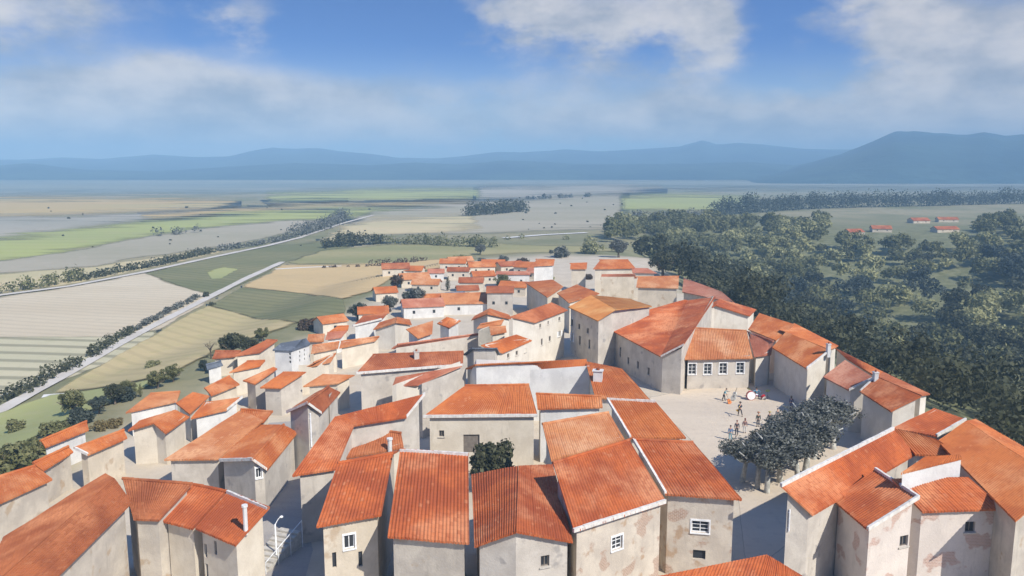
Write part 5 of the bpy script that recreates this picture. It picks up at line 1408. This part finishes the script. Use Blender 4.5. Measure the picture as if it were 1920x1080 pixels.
st.build('stool', M_black, kit)
# horn player in front of them
ph = SQ(1387, 780)
person(ph, R(-20), 'musician in a dark jacket with teal belt striding and playing a brass horn', (.05, .08, .11), DARK, hands=(Vx((.10, -.34, 1.12)), Vx((-.16, -.36, 1.14))), feet=(Vx((.30, -.10, 0)), Vx((-.20, .12, 0))), hat=(.07, .06, .05))
hn = empty('trumpet', ph + Matrix.Rotation(R(-20), 3, 'Z') @ Vx((-.04, -.42, 1.12)), R(-20)); tag(hn, 'yellow brass horn held by the striding musician', 'trumpet')
mb = MB(); mb.tube([Vx((0, .28, .36)), Vx((-.03, .05, .18)), Vx((-.10, -.16, -.02))], .016, 8); mb.tube([Vx((-.10, -.16, -.02)), Vx((-.14, -.26, -.10)), Vx((-.19, -.38, -.18)), Vx((-.22, -.44, -.22))], [.02, .035, .09, .17], 16, cap=False); mb.build('bell', M_brass, hn, smooth=True)
vb = MB()
for k in range(3): vb.tube([Vx((-.03 - k * .035, .04 - k * .055, .08 - k * .04)), Vx((-.03 - k * .035, .04 - k * .055, .24 - k * .04))], .018, 8)
vb.build('valves', M_chrome, hn)
# strollers and onlookers
person(SQ(1483, 768), R(150), 'lone person in dark purple-grey coat walking away across the square', (.13, .12, .17), (.10, .10, .16), feet=(Vx((.09, -.08, 0)), Vx((-.09, .10, 0))), long=True)
ON = [(1369, 826, 165, BLUE, (.20, .34, .38), 'onlooker in a blue shirt and pale teal trousers at the near end of the audience', dict(hair=(.06, .05, .04))),
      (1381, 816, 170, (.10, .09, .10), DARK, 'onlooker with reddish brown hair beside the blue-shirted one', dict(hair=(.20, .07, .05))),
      (1396, 812, 175, (.28, .17, .16), (.60, .58, .55), 'onlooker with dark red hair and pale trousers in the audience', dict(hair=(.16, .05, .045), long=True)),
      (1421, 800, 180, (.06, .07, .06), DARK, 'onlooker in dark clothes with an orange-brown hat', dict(hat=(.42, .20, .11))),
      (1442, 799, 185, (.05, .05, .06), DARK, 'onlooker with a yellow hat at the edge of the plane trees', dict(hat=(.45, .36, .12))),
      (1457, 792, 190, (.20, .20, .21), (.12, .12, .14), 'grey-haired onlooker farthest along the row of audience', dict(hair=(.16, .15, .16)))]
for px, py, rz, s_, t_, lb, kw in ON: person(SQ(px, py), R(rz), lb, s_, t_, group='audience at the edge of the square', **kw)
# ------------------------------------------------------------------ street things
pb = P(519, 1052, .02); lp = empty('lamp_post', pb); tag(lp, 'white post standing beside the stone steps in the shaded alley', 'lamp post')
mb = MB(); mb.tube([Vx((0, 0, 0)), Vx((0, 0, .25)), Vx((0, 0, .3)), Vx((0, 0, 3.0))], [.12, .11, .07, .055], 10); mb.build('pole', M_white, lp, smooth=True)
mb = MB(); mb.tube([Vx((0, 0, 2.95)), Vx((.15, .25, 3.25)), Vx((.3, .5, 3.4))], .03, 6); mb.build('arm', M_white, lp); mb = MB(); mb.ball(Vx((.34, .56, 3.33)), (.14, .14, .10)); mb.build('lamp_shade', M_white, lp, smooth=True)
a0, a1 = P(478, 1072, .0), P(548, 1022, .0); sd_ = (a1 - a0); sd_.z = 0; Ls = sd_.length; sd_.normalize(); sn = Vx((-sd_.y, sd_.x, 0)); n_st = 9
stp = empty('stone_steps', a0); tag(stp, 'pale stone steps climbing along the tall grey wall in the alley', 'steps')
for k in range(n_st):
    mb = MB(); c0 = sd_ * (Ls * k / n_st); c1 = sd_ * (Ls * (k + 1) / n_st - .012); z1 = .15 * (k + 1)
    w0, w1 = sn * -.9, sn * 1.0
    mb.hexa([c0 + w0, c1 + w0, c1 + w1, c0 + w1] + [q + Vx((0, 0, z1)) for q in (c0 + w0, c1 + w0, c1 + w1, c0 + w1)])
    mb.build('step', M_stone, stp)
rb = MB()
for k in range(0, n_st + 1, 3): c = sd_ * (Ls * k / n_st) - sn * 1.0; rb.tube([c, c + Vx((0, 0, .9 + .15 * k))], .03, 6)
rb.tube([Vx((0, 0, .9)) - sn * 1.0, sd_ * Ls + Vx((0, 0, .9 + .15 * n_st)) - sn * 1.0], .035, 6); rb.build('handrail', M_white, stp)
